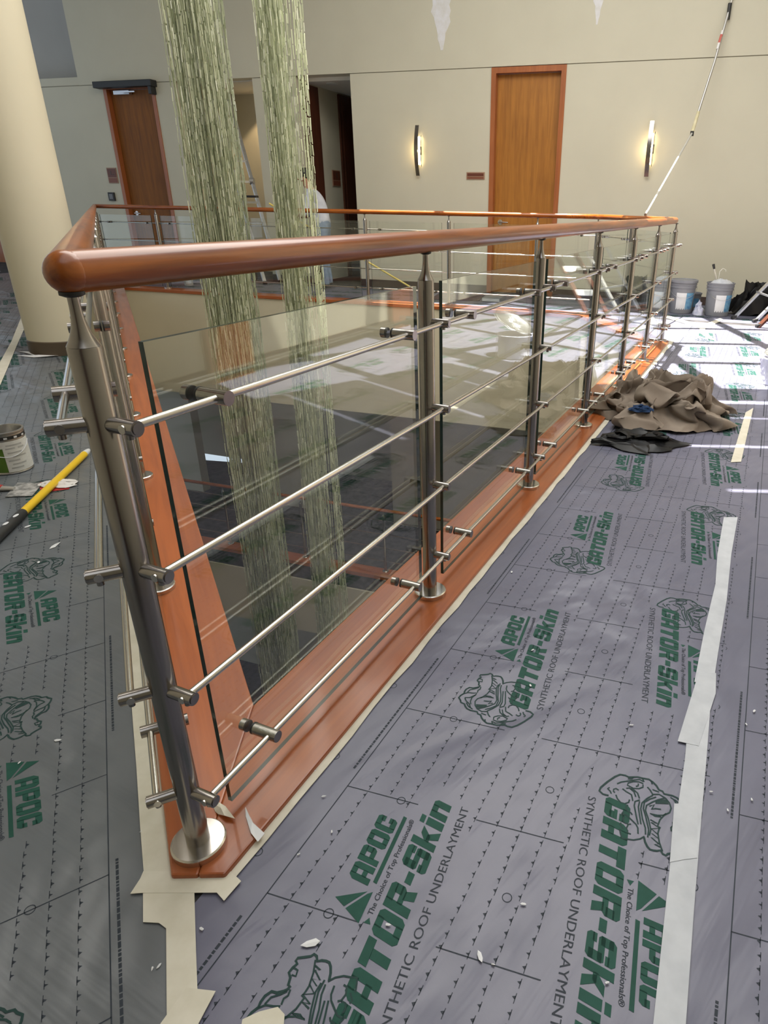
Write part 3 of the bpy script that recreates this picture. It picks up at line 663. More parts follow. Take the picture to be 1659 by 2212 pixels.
sheet('grey underlayment sheet printed in green, directly beside the near guardrail', P0, dR, -nR, -1.5, 7.3, 0.068, 0.885, FZ + 0.0030, Mt['sheetR'], C_R, lim=(-0.5, 7.2))
sheet('second grey underlayment sheet, right of the long masking tape seam', P0, dR, -nR, -1.5, 8.3, 0.845, 1.70, FZ + 0.0020, Mt['sheetR'], [(1.231, False, 0.95), (1.467, True, 1.50)], lim=(-0.3, 8.3))
sheet('third grey underlayment sheet, against the right hand wall', P0, dR, -nR, -1.5, 8.5, 1.66, 2.54, FZ + 0.0010, Mt['sheetR'], [(2.04, False, 0.4)], lim=(1.0, 8.5), rows=False)
C_Lf = [(0.451, False, -1.375), (0.687, True, -0.95)]
sheet('grey underlayment sheet along the left guardrail, around the foot of the column', P0, -dL, -nL, -11.9, 1.5, 0.052, 0.84, FZ + 0.0042, Mt['sheetL'], C_Lf, lim=(-11.9, 0.6))
sheet('outer grey underlayment sheet on the left walkway under the white paint can', P0, -dL, -nL, -12.7, 1.5, 0.80, 1.66, FZ + 0.0032, Mt['sheetL'], [(1.19, False, -1.1), (1.43, True, -0.5)], lim=(-12.7, -1.0))
sheet('farthest left underlayment sheet, beyond the column', P0, -dL, -nL, -13.2, 1.5, 1.62, 2.70, FZ + 0.0022, Mt['sheetL'], [(2.05, False, -1.1)], lim=(-13.2, -3.0), rows=False)
nFo = Vector((dF.y, -dF.x, 0))       # out of the void on the far side
sheet('grey underlayment sheet on the far corridor between guardrail and doors', F4, dF, -nFo, -3.1, 9.8, 0.075, 0.93, FZ + 0.0014, Mt['sheetF'], [(0.45, False, 0.3), (0.69, True, 0.6)], rows=False)
sheet('grey underlayment sheet tucked along the foot of the far wall', F4, dF, -nFo, -3.1, 9.8, 0.89, 1.47, FZ + 0.0004, Mt['sheetF'], [(1.25, False, 0.1)], rows=False)

nE = Vector((dE.y, -dE.x, 0)); wp = [P6 + nR * 0.085, P0 + dR * 7.25 + nR * 0.14, F4 + nFo * 0.16 + nE * 0.2, F4 + nE * 0.085 + nFo * 0.05, P6 + nE * 0.085]
mb = MB(); mb.prism([(q.x, q.y) for q in wp], FZ + 0.0001, FZ + 0.0008); ob = mb.build('underlayment_offcut', Mt['sheetR'], origin=(P6.x, P6.y, FZ)); tag(ob, 'plain grey underlayment offcut filling the corner at the end of the guardrails', 'floor covering')
# ------------------------------------------------ masking tape
T3 = [(-0.602,0.77),(-0.598,0.799),(-0.599,0.814),(-0.439,0.817),(-0.413,0.798),(-0.431,0.76),(-0.449,0.775),(-0.581,0.772)]
T4 = [(-0.599,0.812),(-0.506,0.814),(-0.447,0.674),(-0.398,0.56),(-0.446,0.56),(-0.512,0.71),(-0.528,0.719),(-0.556,0.72)]
T5 = [(-0.44,0.617),(-0.392,0.613),(-0.403,0.56),(-0.461,0.559)]
T6 = [(-0.336,0.561),(-0.338,0.575),(-0.316,0.586),(-0.289,0.593),(-0.276,0.583),(-0.272,0.562)]
T7 = [(1.013,2.409),(1.07,2.411),(0.934,2.095),(0.811,1.784),(0.698,1.521),(0.637,1.377),(0.588,1.381),(0.688,1.617),(0.807,1.882),(0.883,2.093)]
T8 = [(0.61,1.417),(0.657,1.417),(0.629,1.335),(0.53,1.152),(0.485,1.166)]
T9 = [(0.509,1.176),(0.62,1.34),(0.538,1.119),(0.463,0.921),(0.401,0.755),(0.332,0.566),(0.282,0.565),(0.385,0.852),(0.438,0.989),(0.489,1.118)]
T10 = [(0.429,0.988),(0.478,0.987),(0.439,0.862),(0.417,0.859),(0.384,0.852)]
T11 = [(1.664,3.94),(1.753,4.048),(1.318,3.06),(1.264,3.051)]
T12 = [(2.164,7.813),(2.233,7.997),(2.425,7.292),(2.812,7.853),(2.798,7.715),(2.395,7.082),(2.332,6.88),(2.285,6.416),(2.247,6.437),(2.256,6.818),(2.344,7.106)]
T13 = [(-3.078,3.978),(-3.594,4.932),(-4.021,5.726),(-5.018,7.483),(-4.961,7.49),(-4.592,6.881),(-3.908,5.632),(-3.479,4.862),(-2.995,3.983)]
def tape(label, poly, z, mt='tape', h=0.0007):
    mb = MB(); cx = sum(p[0] for p in poly) / len(poly); cy = sum(p[1] for p in poly) / len(poly)
    mb.prism(poly, FZ + z, FZ + z + h); ob = mb.build('masking_tape', Mt[mt], origin=(cx, cy, FZ + z))
    return tag(ob, label, 'tape')
def torn(a, b, w0, w1, d, n, o, jit=0.004, n_s=60, sd_=3):
    """long strip along d from a to b, edges between offsets w0 and w1 along n, slightly wavy"""
    rnd = random.Random(sd_); l = []; r = []
    for i in range(n_s + 1):
        s = a + (b - a) * i / n_s
        p = o + d * s + n * w0; l.append((p.x, p.y))
        p = o + d * s + n * (w1 + rnd.uniform(-jit, jit)); r.append((p.x, p.y))
    return l + r[::-1]
tape('long cream masking tape strip along the sill of the near guardrail', torn(-0.03, 5.95, 0.062, 0.104, dR, nR, P0), 0.0062)
tape('long cream masking tape strip along the sill of the left guardrail', torn(-0.07, 10.2, 0.045, 0.100, dL, nL, P0, 0.002), 0.0066)
tape('torn cross piece of masking tape at the pointed sill corner', T3, 0.0078)
tape('masking tape strip running from the sill corner towards the camera', T4, 0.0072)
tape('short slanted masking tape scrap over the near end of the strip', T5, 0.0082)
tape('masking tape scrap at the bottom edge, right of the corner strip', T6, 0.0064)
tape('middle length of seam tape, its top cut off square beside the green lettering', T7, 0.0056, 'tape2')
tape('slanted patch of seam tape joining two lengths', T8, 0.0072, 'tape2')
tape('nearest long length of seam tape between the sheets', T9, 0.0064, 'tape2')
tape('short patch of seam tape over the printed emblem', T10, 0.0074, 'tape2')
tape('short piece of seam tape beyond the crumpled dropcloth', T11, 0.0056, 'tape')
tape('forked masking tape pieces on the sunlit far floor', T12, 0.0056, 'tape')
tape('masking tape seam on the left floor beside the column', T13, 0.0070, 'tape')
# ================================================================ large objects
cc = Vector((-3.385, 5.43, FZ))
colm = thing('column', 'round cream column beside the left guardrail with a brown base', 'column', cc)
mb = MB(); mb.lathe([(0.246, 0.11), (0.246, 5.0)], cc, n=64); mb.build('shaft', Mt['column'], colm, smooth=50)
mb = MB(); mb.lathe([(0.252, 0.004), (0.252, 0.108), (0.246, 0.114)], cc, n=64); mb.build('base', Mt['col_base'], colm, smooth=40)

def strand_mat():
    m = mat('green_glass_strand', (0.5, 0.55, 0.3), 0.25, spec=0.6)
    at = N(m, 'ShaderNodeAttribute', attribute_name='shade')
    L(m, ramp(m, at.outputs['Fac'], [(0.0, (0.28, 0.31, 0.20)), (0.3, (0.55, 0.58, 0.42)), (0.75, (0.77, 0.79, 0.62)), (1.0, (0.97, 0.97, 0.88))]), bsdf(m).inputs['Base Color'])
    nt = m.node_tree; out = [n for n in nt.nodes if n.bl_idname == 'ShaderNodeOutputMaterial'][0]
    tl = N(m, 'ShaderNodeBsdfTranslucent'); tl.inputs[0].default_value = (0.85, 0.88, 0.71, 1); mx = N(m, 'ShaderNodeMixShader'); mx.inputs[0].default_value = 0.40
    L(m, bsdf(m).outputs[0], mx.inputs[1]); L(m, tl.outputs[0], mx.inputs[2]); L(m, mx.outputs[0], out.inputs[0])
    return m
Mt['strand'] = strand_mat()
def strands(label, pts, z0, z1, seed):
    rnd = random.Random(seed); V = []; Fc = []; sh = []
    for (x, y) in pts:
        z = z1; ph = rnd.uniform(0, 6.28)
        while z > z0:
            ln = rnd.uniform(0.04, 0.10); w = rnd.uniform(0.0024, 0.0052); a = rnd.uniform(0, 1.57); b = len(V)
            dx = 0.004 * math.sin(z * 3 + ph); t = rnd.random() ** 1.2; lx = rnd.uniform(-0.004, 0.004)
            for zz, xx in ((z, 0.0), (z - ln, lx)):
                for q in range(4):
                    V.append((x + dx + xx + w * math.cos(a + q * 1.5708), y + w * math.sin(a + q * 1.5708), zz))
            for q in range(4): Fc.append((b + q, b + 4 + q, b + 4 + (q + 1) % 4, b + (q + 1) % 4)); sh.append(t)
            Fc.append((b, b + 1, b + 2, b + 3)); sh.append(t)
            z -= ln + rnd.uniform(0.0, 0.012)
    me = bpy.data.meshes.new('strand_curtain'); me.from_pydata(V, [], Fc); me.materials.append(Mt['strand'])
    at = me.attributes.new('shade', 'FLOAT', 'FACE'); at.data.foreach_set('value', sh)
    ob = bpy.data.objects.new('strand_curtain', me); COL.objects.link(ob)
    tag(ob, label, 'hanging sculpture', kind='stuff')
rnd = random.Random(5)
y0 = 5.8; ptsA = []; ptsB = []
for k in range(225):
    ptsA.append((rnd.uniform(-2.285, -1.905), y0 + rnd.uniform(-0.14, 0.14)))
for k in range(105):
    ptsB.append((rnd.uniform(-1.625, -1.455), y0 + rnd.uniform(-0.12, 0.12)))
for k in range(20):
    ptsB.append((rnd.uniform(-1.45, -1.288), y0 + rnd.uniform(-0.10, 0.10)))
strands('wide dense bundle of hanging green glass strands, the left of the two', ptsA, -7.9, 4.95, 11)
strands('narrower bundle of hanging green glass strands, looser on its right side', ptsB, -7.9, 4.95, 12)

# ------------------------------------------------ on the far wall
def sconce(label, t):
    root = thing('wall_sconce', label, 'lamp', W(t, 0, 1.79))
    mb = MB(); mb.obox(W(t - 0.022, 0, 1.66), wu * 0.044, wn * 0.02, (0, 0, 0.26)); bevel(mb.build('back_plate', Mt['steel'], root), 0.004)
    mb = MB(); mb.cyl(W(t + 0.01, 0.038, 1.62), W(t + 0.01, 0.038, 1.96), 0.016, n=14)
    mb.build('diffuser', mat('lamp_glow', (1, 0.9, 0.6), 0.5, emit=(1.0, 0.80, 0.42), es=9.0), root, smooth=40)
    mb = MB(); n = 20
    V = []; Fc = []
    for i in range(n + 1):
        k = i / n; z = 1.485 + 0.61 * k; o = 0.030 + 0.075 * math.sin(math.pi * min(1, max(0, (k * 0.9 + 0.05))))
        for dt, do in ((-0.026, 0), (0.026, 0), (0.026, 0.006), (-0.026, 0.006)): V.append(W(t + dt - 0.012, o + do, z))
    for i in range(n):
        for q in range(4): Fc.append((4 * i + q, 4 * i + (q + 1) % 4, 4 * i + 4 + (q + 1) % 4, 4 * i + 4 + q))
    Fc += [(3, 2, 1, 0), (4 * n, 4 * n + 1, 4 * n + 2, 4 * n + 3)]
    mb.add(V, Fc); mb.build('curved_bar', Mt['steel'], root, smooth=40)
    mb = MB(); mb.tube([W(t + 0.035, 0.02 + 0.03 * math.sin(math.pi * k / 10), 1.60 + 0.038 * k) for k in range(11)], 0.004, 6); mb.build('side_rod', Mt['steel'], root, smooth=40)
    mb = MB(); mb.obox(W(t + 0.030, 0.03, 1.74), wu * 0.016, wn * 0.03, (0, 0, 0.10)); mb.build('clip', Mt['steel'], root)
    ld = bpy.data.lights.new('sconce_bulb', 'POINT'); ld.energy = 2.2; ld.color = (1.0, 0.72, 0.36); ld.shadow_soft_size = 0.02
    lo = bpy.data.objects.new('sconce_bulb', ld); COL.objects.link(lo); lo.parent = root; lo.location = wn * 0.066 + wu * 0.012
sconce('slim steel wall sconce glowing warm, left of the honey door', 0.067)
sconce('slim steel wall sconce glowing warm, right of the honey door', 3.172)
def plaque(label, o, ex, en, w, h, split):
    root = thing('door_sign', label, 'sign', o)
    mb = MB(); mb.obox(o, ex * w, en * 0.010, (0, 0, h)); bevel(mb.build('plate', mat('sign_rim', (0.34, 0.20, 0.13), 0.5), root), 0.002)
    mb = MB(); mb.obox(o + ex * 0.014 + en * 0.010 + Vector((0, 0, h * split + 0.006)), ex * (w - 0.028), en * 0.004, (0, 0, h * (1 - split) - 0.02)); mb.build('upper_field', mat('sign_field', (0.13, 0.035, 0.018), 0.45), root)
    mb = MB(); mb.obox(o + ex * 0.014 + en * 0.010 + Vector((0, 0, 0.012)), ex * (w - 0.028), en * 0.004, (0, 0, h * split - 0.018)); mb.build('lower_strip', mat('sign_strip', (0.20, 0.06, 0.03), 0.45), root)
    return root
plaque('small wide brown door sign left of the honey door', W(0.755, 0, 1.444), wu, wn, 0.26, 0.090, 0.40)
r = plaque('square brown door sign left of the brown door', W(-5.435, 0, 1.36), wu, wn, 0.195, 0.225, 0.36)
mb = MB(); mb.obox(W(-5.36, 0.0145, 1.48), wu * 0.016, wn * 0.001, (0, 0, 0.06)); mb.obox(W(-5.325, 0.0145, 1.48), wu * 0.03, wn * 0.001, (0, 0, 0.014)); mb.build('figure', Mt['base'], r)
r = plaque('brown restroom style sign inside the dark corridor behind the person', W(-1.79, -0.84, 1.37), -wn, wu, 0.25, 0.23, 0.36)
mb = MB(); mb.obox(W(-1.774, -0.955, 1.485), -wn * 0.022, wu * 0.001, (0, 0, 0.075)); mb.build('figure', Mt['base'], r)
cr = thing('card_reader', 'small black card reader under the sign by the brown door', 'card reader', W(-5.43, 0, 1.115))
mb = MB(); mb.obox(W(-5.49, 0, 1.10), wu * 0.125, wn * 0.03, (0, 0, 0.125)); bevel(mb.build('housing', Mt['gasket'], cr), 0.006)
mb = MB(); mb.obox(W(-5.462, 0.03, 1.125), wu * 0.07, wn * 0.003, (0, 0, 0.075)); mb.build('face', mat('reader_face', (0.16, 0.16, 0.17), 0.4), cr)
dl = thing('recessed_lamp', 'small recessed ceiling lamp in the dark corridor', 'lamp', W(-1.45, -0.42, 2.68))
mb = MB(); mb.lathe([(0.085, 0.0), (0.085, -0.006), (0.06, -0.008)], W(-1.45, -0.42, 2.68), n=24); mb.build('ring', mat('lamp_ring', (0.7, 0.7, 0.68), 0.4), dl, smooth=40)
mb = MB(); mb.lathe([(0.058, -0.004), (0.0, -0.005)], W(-1.45, -0.42, 2.68), n=24); mb.build('lens', mat('lamp_lens', (1, 0.95, 0.85), 0.4, emit=(1, 0.88, 0.68), es=6.0), dl)
nl = bpy.data.lights.new('niche_bulb', 'SPOT'); nl.energy = 45; nl.color = (1.0, 0.72, 0.42); nl.spot_size = 1.7; nl.shadow_soft_size = 0.05
no = bpy.data.objects.new('niche_bulb', nl); COL.objects.link(no); no.location = W(-2.9, -0.95, 2.66); no.rotation_euler = (0.25, 0, 0)
nr = thing('recessed_lamp', 'recessed ceiling lamp lighting the niche wall warm', 'lamp', W(-2.9, -0.95, 2.70))
mb = MB(); mb.lathe([(0.07, 0.0), (0.07, -0.006), (0.05, -0.008)], W(-2.9, -0.95, 2.705), n=24); mb.build('ring', mat('lamp_ring', (0.7, 0.7, 0.68), 0.4), nr, smooth=40)
no.parent = nr; no.location = (0, 0, -0.04)
# long taped painter's pole, foot on the end handrail, head on the wall
Mt['pole_grey'] = mat('pole_aluminium', (0.50, 0.48, 0.45), 0.35, 0.7); Mt['pole_white'] = mat('pole_white', (0.55, 0.53, 0.48), 0.5)
pr = thing('extension_pole', 'long thin painter\'s pole leaning from the end handrail up the far wall', 'pole', Vector((1.665, 6.83, 1.062)))
pA = P6 + dE * 0.62 + Vector((0.0, 0.0, 1.066)); pB = Vector((2.470, 8.84, 1.93)); pC = Vector((2.765, 9.08, 3.16)); pD = Vector((2.88, 9.055, 3.9))
mid = pB + (pC - pB) * 0.18
mb = MB(); mb.tube([pA, pB], [0.009, 0.011], 10); mb.build('lower_tube', Mt['pole_white'], pr, smooth=40)
mb = MB(); mb.cyl(pA, pA + (pB - pA) * 0.035, 0.014, n=10); mb.build('tip', Mt['pole_grey'], pr, smooth=40)
mb = MB(); mb.tube([pB, mid], [0.020, 0.018], 10); mb.build('taped_joint', mottled('yellowed_tape', (0.62, 0.56, 0.33), (0.74, 0.68, 0.46), 20, 0.6), pr, smooth=40)
mb = MB(); mb.cyl(pB - Vector((0, 0, 0.03)), pB + Vector((0, 0, 0.02)), 0.022, n=8); mb.cyl(pC - Vector((0, 0, 0.09)), pC + Vector((0, 0, 0.06)), 0.022, n=8); mb.build('collar', Mt['gasket'], pr, smooth=40)
mb = MB(); mb.tube([mid, mid + (pC - mid) * 0.5 + Vector((0.012, 0, 0)), pC], 0.014, 10); mb.build('middle_tube', Mt['pole_grey'], pr, smooth=40)
mb = MB(); mb.tube([pC, pD], 0.011, 10); mb.build('upper_tube', Mt['pole_grey'], pr, smooth=40)
mb = MB(); q0 = mid + (pC - mid) * 0.62; q1 = mid + (pC - mid) * 0.80; mb.tube([q0, q1], 0.0155, 10); mb.build('sticker', mat('white_sticker', (0.8, 0.78, 0.76), 0.5), pr, smooth=40)
mb = MB(); q0 = mid + (pC - mid) * 0.68; q1 = mid + (pC - mid) * 0.76; mb.tube([q0, q1], 0.0160, 10); mb.build('red_mark', mat('red_sticker', (0.55, 0.12, 0.09), 0.5), pr, smooth=40)

# ------------------------------------------------ ladder in the niche
Mt['alu'] = mottled('ladder_aluminium', (0.50, 0.50, 0.50), (0.62, 0.62, 0.62), 20, 0.38, 0.8)
def bar(mb, a, b, w, t, side):
    """rectangular bar a-b, w wide along side, t thick"""
    a, b = Vector(a), Vector(b); d = (b - a); s = Vector(side); s = (s - d * s.dot(d) / d.dot(d)).normalized(); n = d.cross(s).normalized()
    return mb.obox(a - s * w / 2 - n * t / 2, d, s * w, n * t)
fr, fl, tr_, tl = Vector((-3.06, 10.70, FZ + 0.006)), Vector((-3.24, 10.50, FZ + 0.006)), Vector((-3.80, 11.56, 2.52)), Vector((-4.05, 11.62, 2.50))
tl = tr_ + Vector((-0.20, -0.16, 0)); 
ld_ = thing('ladder', 'aluminium ladder leaning into the warm lit niche between the green strands', 'ladder', (fr + fl) / 2)
for a, b in ((fr, tr_), (fl, tl)):
    mb = MB(); bar(mb, a, b, 0.05, 0.025, fr - fl); mb.build('rail', Mt['alu'], ld_)
    mb = MB(); mb.obox(a - Vector((0.03, 0.03, 0.006)), (0.06, 0, 0), (0, 0.06, 0), (0, 0, 0.05)); bevel(mb.build('foot', Mt['gasket'], ld_), 0.01)
for k in range(1, 9):
    q = k / 9; mb = MB(); bar(mb, fl + (tl - fl) * q, fr + (tr_ - fr) * q, 0.03, 0.024, (0, 0, 1)); mb.build('rung', Mt['alu'], ld_)
for a, b in ((fr, tr_), (fl, tl)):
    mb = MB(); p = a + (b - a) * 0.56; mb.cyl(p - Vector((0.03, 0, 0)), p + Vector((0.03, 0, 0)), 0.05, n=16); mb.build('hinge', Mt['alu'], ld_, smooth=40)
p = (fl + (tl - fl) * 0.47 + fr + (tr_ - fr) * 0.47) / 2
mb = MB(); mb.obox(p + Vector((-0.10, -0.16, 0.0)), (0.26, 0, 0), (0, 0.14, 0), (0, 0, 0.03)); bevel(mb.build('tool_tray', Mt['gasket'], ld_), 0.008)

# ------------------------------------------------ the person by the corridor
def person():
    base = Vector((-2.20, 10.10, FZ + 0.004))
    root = thing('person', 'person in a pale shirt and jeans stooping behind the strands, holding a yellow pole', 'person', base)
    pts = []; ed = []; rad = []
    def v(x, y, z, r, par=None):
        pts.append((x, y, z)); rad.append(r); i = len(pts) - 1
        if par is not None: ed.append((par, i))
        return i
    pel = v(0, 0, 0.86, 0.125); wa = v(-0.015, 0, 0.99, 0.120, pel); ch = v(-0.075, 0, 1.14, 0.140, wa); up_ = v(-0.115, 0, 1.25, 0.105, ch)
    nk = v(-0.165, 0, 1.325, 0.052, up_); h0 = v(-0.195, 0, 1.39, 0.062, nk); h1 = v(-0.215, 0, 1.445, 0.082, h0); h2 = v(-0.215, 0, 1.51, 0.066, h1)
    for s, hy in ((-1, 0.02), (1, 0.16)):
        sh = v(-0.12, s * 0.155, 1.235, 0.060, up_); el = v(-0.20, s * 0.215, 1.00, 0.043, sh); wr = v(-0.38, hy + 0.02 * s, 0.93, 0.030, el); hd = v(-0.43, hy, 0.935, 0.030, wr)
        for q in range(4): f1 = v(-0.475 + 0.006 * abs(q - 1), hy - 0.026 + 0.017 * q, 0.945, 0.0095, hd); v(-0.488, hy - 0.026 + 0.017 * q, 0.917, 0.0085, f1)
        th_ = v(-0.43, hy - 0.035 * s, 0.955, 0.0105, hd); v(-0.468, hy - 0.030 * s, 0.965, 0.009, th_)
        hp = v(0.0, s * 0.085, 0.80, 0.092, pel); kn = v(-0.035, s * 0.10, 0.46, 0.062, hp); an = v(0.02, s * 0.105, 0.085, 0.043, kn); hl = v(0.03, s * 0.105, 0.04, 0.038, an); v(-0.13, s * 0.115, 0.032, 0.034, an)
    me = bpy.data.meshes.new('body'); me.from_pydata(pts, ed, []); ob = bpy.data.objects.new('body', me); COL.objects.link(ob)
    sk = ob.modifiers.new('skin', 'SKIN'); sk.use_smooth_shade = True
    for i, sv in enumerate(me.skin_vertices[0].data): sv.radius = (rad[i], rad[i]); sv.use_root = (i == 0)
    ss = ob.modifiers.new('sub', 'SUBSURF'); ss.levels = 2
    dg = bpy.context.evaluated_depsgraph_get(); dg.update()
    m2 = bpy.data.meshes.new_from_object(ob.evaluated_get(dg)); bpy.data.objects.remove(ob)
    mats = [mat('skin', (0.42, 0.22, 0.14), 0.5), mottled('pale_shirt', (0.52, 0.54, 0.60), (0.62, 0.64, 0.70), 12, 0.8), mottled('jeans', (0.20, 0.26, 0.36), (0.28, 0.35, 0.45), 14, 0.85), mat('shoes', (0.05, 0.05, 0.05), 0.6)]
    for mt in mats: m2.materials.append(mt)
    for p in m2.polygons:
        c = p.center; k = 0
        if c.z < 0.07: k = 3
        elif c.z < 0.90 and c.x > -0.2: k = 2
        elif c.z < 1.31 and (c.x > -0.25 and not (c.x < -0.24 and c.z < 1.0)): k = 1
        if c.z > 1.31: k = 0
        p.material_index = k; p.use_smooth = True
    b2 = bpy.data.objects.new('body', m2); COL.objects.link(b2); b2.parent = root; WL[b2] = base
    hm = MB(); hm.sphere(base + Vector((-0.203, 0, 1.490)), 0.096, 18, 12, sc=(1.02, 0.92, 0.84)); hm.build('hair', mat('dark_hair', (0.015, 0.012, 0.01), 0.6), root, smooth=60)
    hm = MB(); hm.sphere(base + Vector((-0.300, 0, 1.435)), 0.016, 8, 6, sc=(1.2, 0.8, 1.2)); hm.build('nose', mats[0], root, smooth=60)
    for s in (-1, 1):
        hm = MB(); hm.sphere(base + Vector((-0.20, s * 0.082, 1.43)), 0.026, 8, 6, sc=(0.7, 0.35, 1.1)); hm.build('ear', mats[0], root, smooth=60)
        hm = MB(); hm.sphere(base + Vector((-0.285, s * 0.03, 1.455)), 0.009, 8, 6); hm.build('eye', Mt['gasket'], root, smooth=60)
    hm = MB(); hm.sphere(base + Vector((-0.292, 0, 1.40)), 0.014, 8, 6, sc=(0.4, 1.5, 0.3)); hm.build('mouth', mat('lips', (0.35, 0.12, 0.10), 0.5), root, smooth=60)
person()
Mt['yellow'] = mat('yellow_lacquer', (0.85, 0.55, 0.015), 0.35)
yp = thing('extension_pole', 'yellow pole slanting to the floor, held by the person behind the far guardrail', 'pole', Vector((-0.90, 9.95, FZ)))
a_ = Vector((-0.90, 9.95, FZ + 0.018)); b_ = Vector((-2.66, 10.20, 0.935)); e_ = a_ + (b_ - a_) * 1.18
mb = MB(); mb.tube([a_, e_], 0.0125, 12); mb.build('shaft', mottled('pale_yellow_pole', (0.80, 0.62, 0.14), (0.85, 0.68, 0.20), 10, 0.4), yp, smooth=40)
mb = MB(); mb.tube([a_ - (b_ - a_) * 0.006, a_ + (b_ - a_) * 0.05], 0.016, 12); mb.build('sleeve', Mt['pole_grey'], yp, smooth=40)
# ================================================================ painters' clutter
Mt['pail'] = mottled('grey_pail_plastic', (0.20, 0.205, 0.23), (0.235, 0.24, 0.265), 8, 0.45)
Mt['label_w'] = mottled('white_label', (0.70, 0.71, 0.74), (0.78, 0.78, 0.80), 12, 0.5)
Mt['label_b'] = mottled('blue_label', (0.05, 0.19, 0.40), (0.20, 0.42, 0.60), 18, 0.5)
Mt['wire'] = mat('bail_wire', (0.6, 0.6, 0.6), 0.3, 0.9)
def ang_patch(mb, c, r0, r1, z0, z1, a0, a1, n=10, t=0.0015):
    """curved label on a tapered pail"""
    V = []; Fc = []
    for i in range(n + 1):
        a = a0 + (a1 - a0) * i / n
        for z, r_ in ((z0, r0), (z1, r1)):
            for e in (0.0, t): V.append(c + Vector(((r_ + e) * math.cos(a), (r_ + e) * math.sin(a), z)))
    for i in range(n):
        b = 4 * i; Fc += [(b + 1, b + 5, b + 7, b + 3), (b, b + 2, b + 6, b + 4), (b, b + 4, b + 5, b + 1), (b + 2, b + 3, b + 7, b + 6)]
    Fc += [(0, 1, 3, 2), (4 * n, 4 * n + 2, 4 * n + 3, 4 * n + 1)]
    mb.add(V, Fc); return mb
def crumple(c, rx, ry, h, seed, n=26, m=14, hang=0.0, fold=0.6):
    """crumpled sheet heap: dome of ridged noise"""
    mb = MB(); V = []; Fc = []; c = Vector(c); so_ = Vector((seed * 3.1, seed * 1.7, seed))
    for i in range(m + 1):
        k = i / m
        for j in range(n):
            a = 2 * math.pi * j / n; w = 1 + 0.22 * noise.noise(Vector((math.cos(a) * 1.6, math.sin(a) * 1.6, 0)) + so_)
            p = Vector((math.cos(a) * rx * k * w, math.sin(a) * ry * k * w, 0))
            q = Vector((p.x / max(rx, ry), p.y / max(rx, ry), 0))
            rd = 1 - abs(noise.noise(q * 3.0 + so_)) * 2.0; rd2 = 1 - abs(noise.noise(q * 6.5 + so_ * 1.3)) * 2.0
            z = h * (1 - k ** 2.2) * (0.45 + fold * rd * 0.6 + 0.28 * rd2) + 0.004 + 0.012 * (1 - k) * abs(noise.noise(q * 15 + so_))
            V.append(c + p + Vector((0.02 * noise.noise(q * 5 + so_), 0.02 * noise.noise(q * 5 - so_), max(z, 0.003))))
    for i in range(m):
        for j in range(n): Fc.append((i * n + j, (i + 1) * n + j, (i + 1) * n + (j + 1) % n, i * n + (j + 1) % n))
    Fc.append(tuple(m * n + j for j in range(n - 1, -1, -1)))
    mb.add(V, Fc); return mb
def heap(c, rx, ry, h, seed, n=64, f1=1.5, f2=3.6, a1=0.42, a2=0.20, sharp=1.6, lean=0.0):
    """crumpled cloth: a sheet pushed together until it buckles into folds"""
    mb = MB(); V = []; Fc = []; c = Vector(c); s = Vector((seed * 3.17, seed * 1.31, seed * 0.7))
    for i in range(n + 1):
        for j in range(n + 1):
            u, v_ = 2 * i / n - 1, 2 * j / n - 1
            d = Vector((u * math.sqrt(1 - v_ * v_ / 2), v_ * math.sqrt(1 - u * u / 2), 0)); k = min(1, d.length); g = 1 - 0.55 * k
            p = d + s
            wx = a1 * noise.noise(p * f1) + a2 * noise.noise(p * f2 + Vector((5, 1, 2))); wy = a1 * noise.noise(p * f1 + Vector((9, 4, 7))) + a2 * noise.noise(p * f2 + Vector((2, 8, 3)))
            r1 = (1 - abs(noise.noise(p * f1 * 1.25 + Vector((3, 3, 1)))) * 1.9); r2_ = (1 - abs(noise.noise(p * f2 * 1.1 + Vector((1, 6, 4)))) * 1.9); r3 = 1 - abs(noise.noise(p * f2 * 2.3)) * 1.8
            dome = (1 - k ** 2.6) * (0.75 + lean * d.x)
            z = h * dome * (0.22 + 0.55 * max(0, r1) ** sharp + 0.30 * max(0, r2_) ** sharp + 0.08 * r3) + h * 0.06 * k * max(0, r2_)
            V.append(c + Vector((rx * (d.x + wx * (0.5 + g)), ry * (d.y + wy * (0.5 + g)), max(0.002, z))))
    for i in range(n):
        for j in range(n):
            a = i * (n + 1) + j; Fc.append((a, a + n + 1, a + n + 2, a + 1))
    return mb.add(V, Fc)
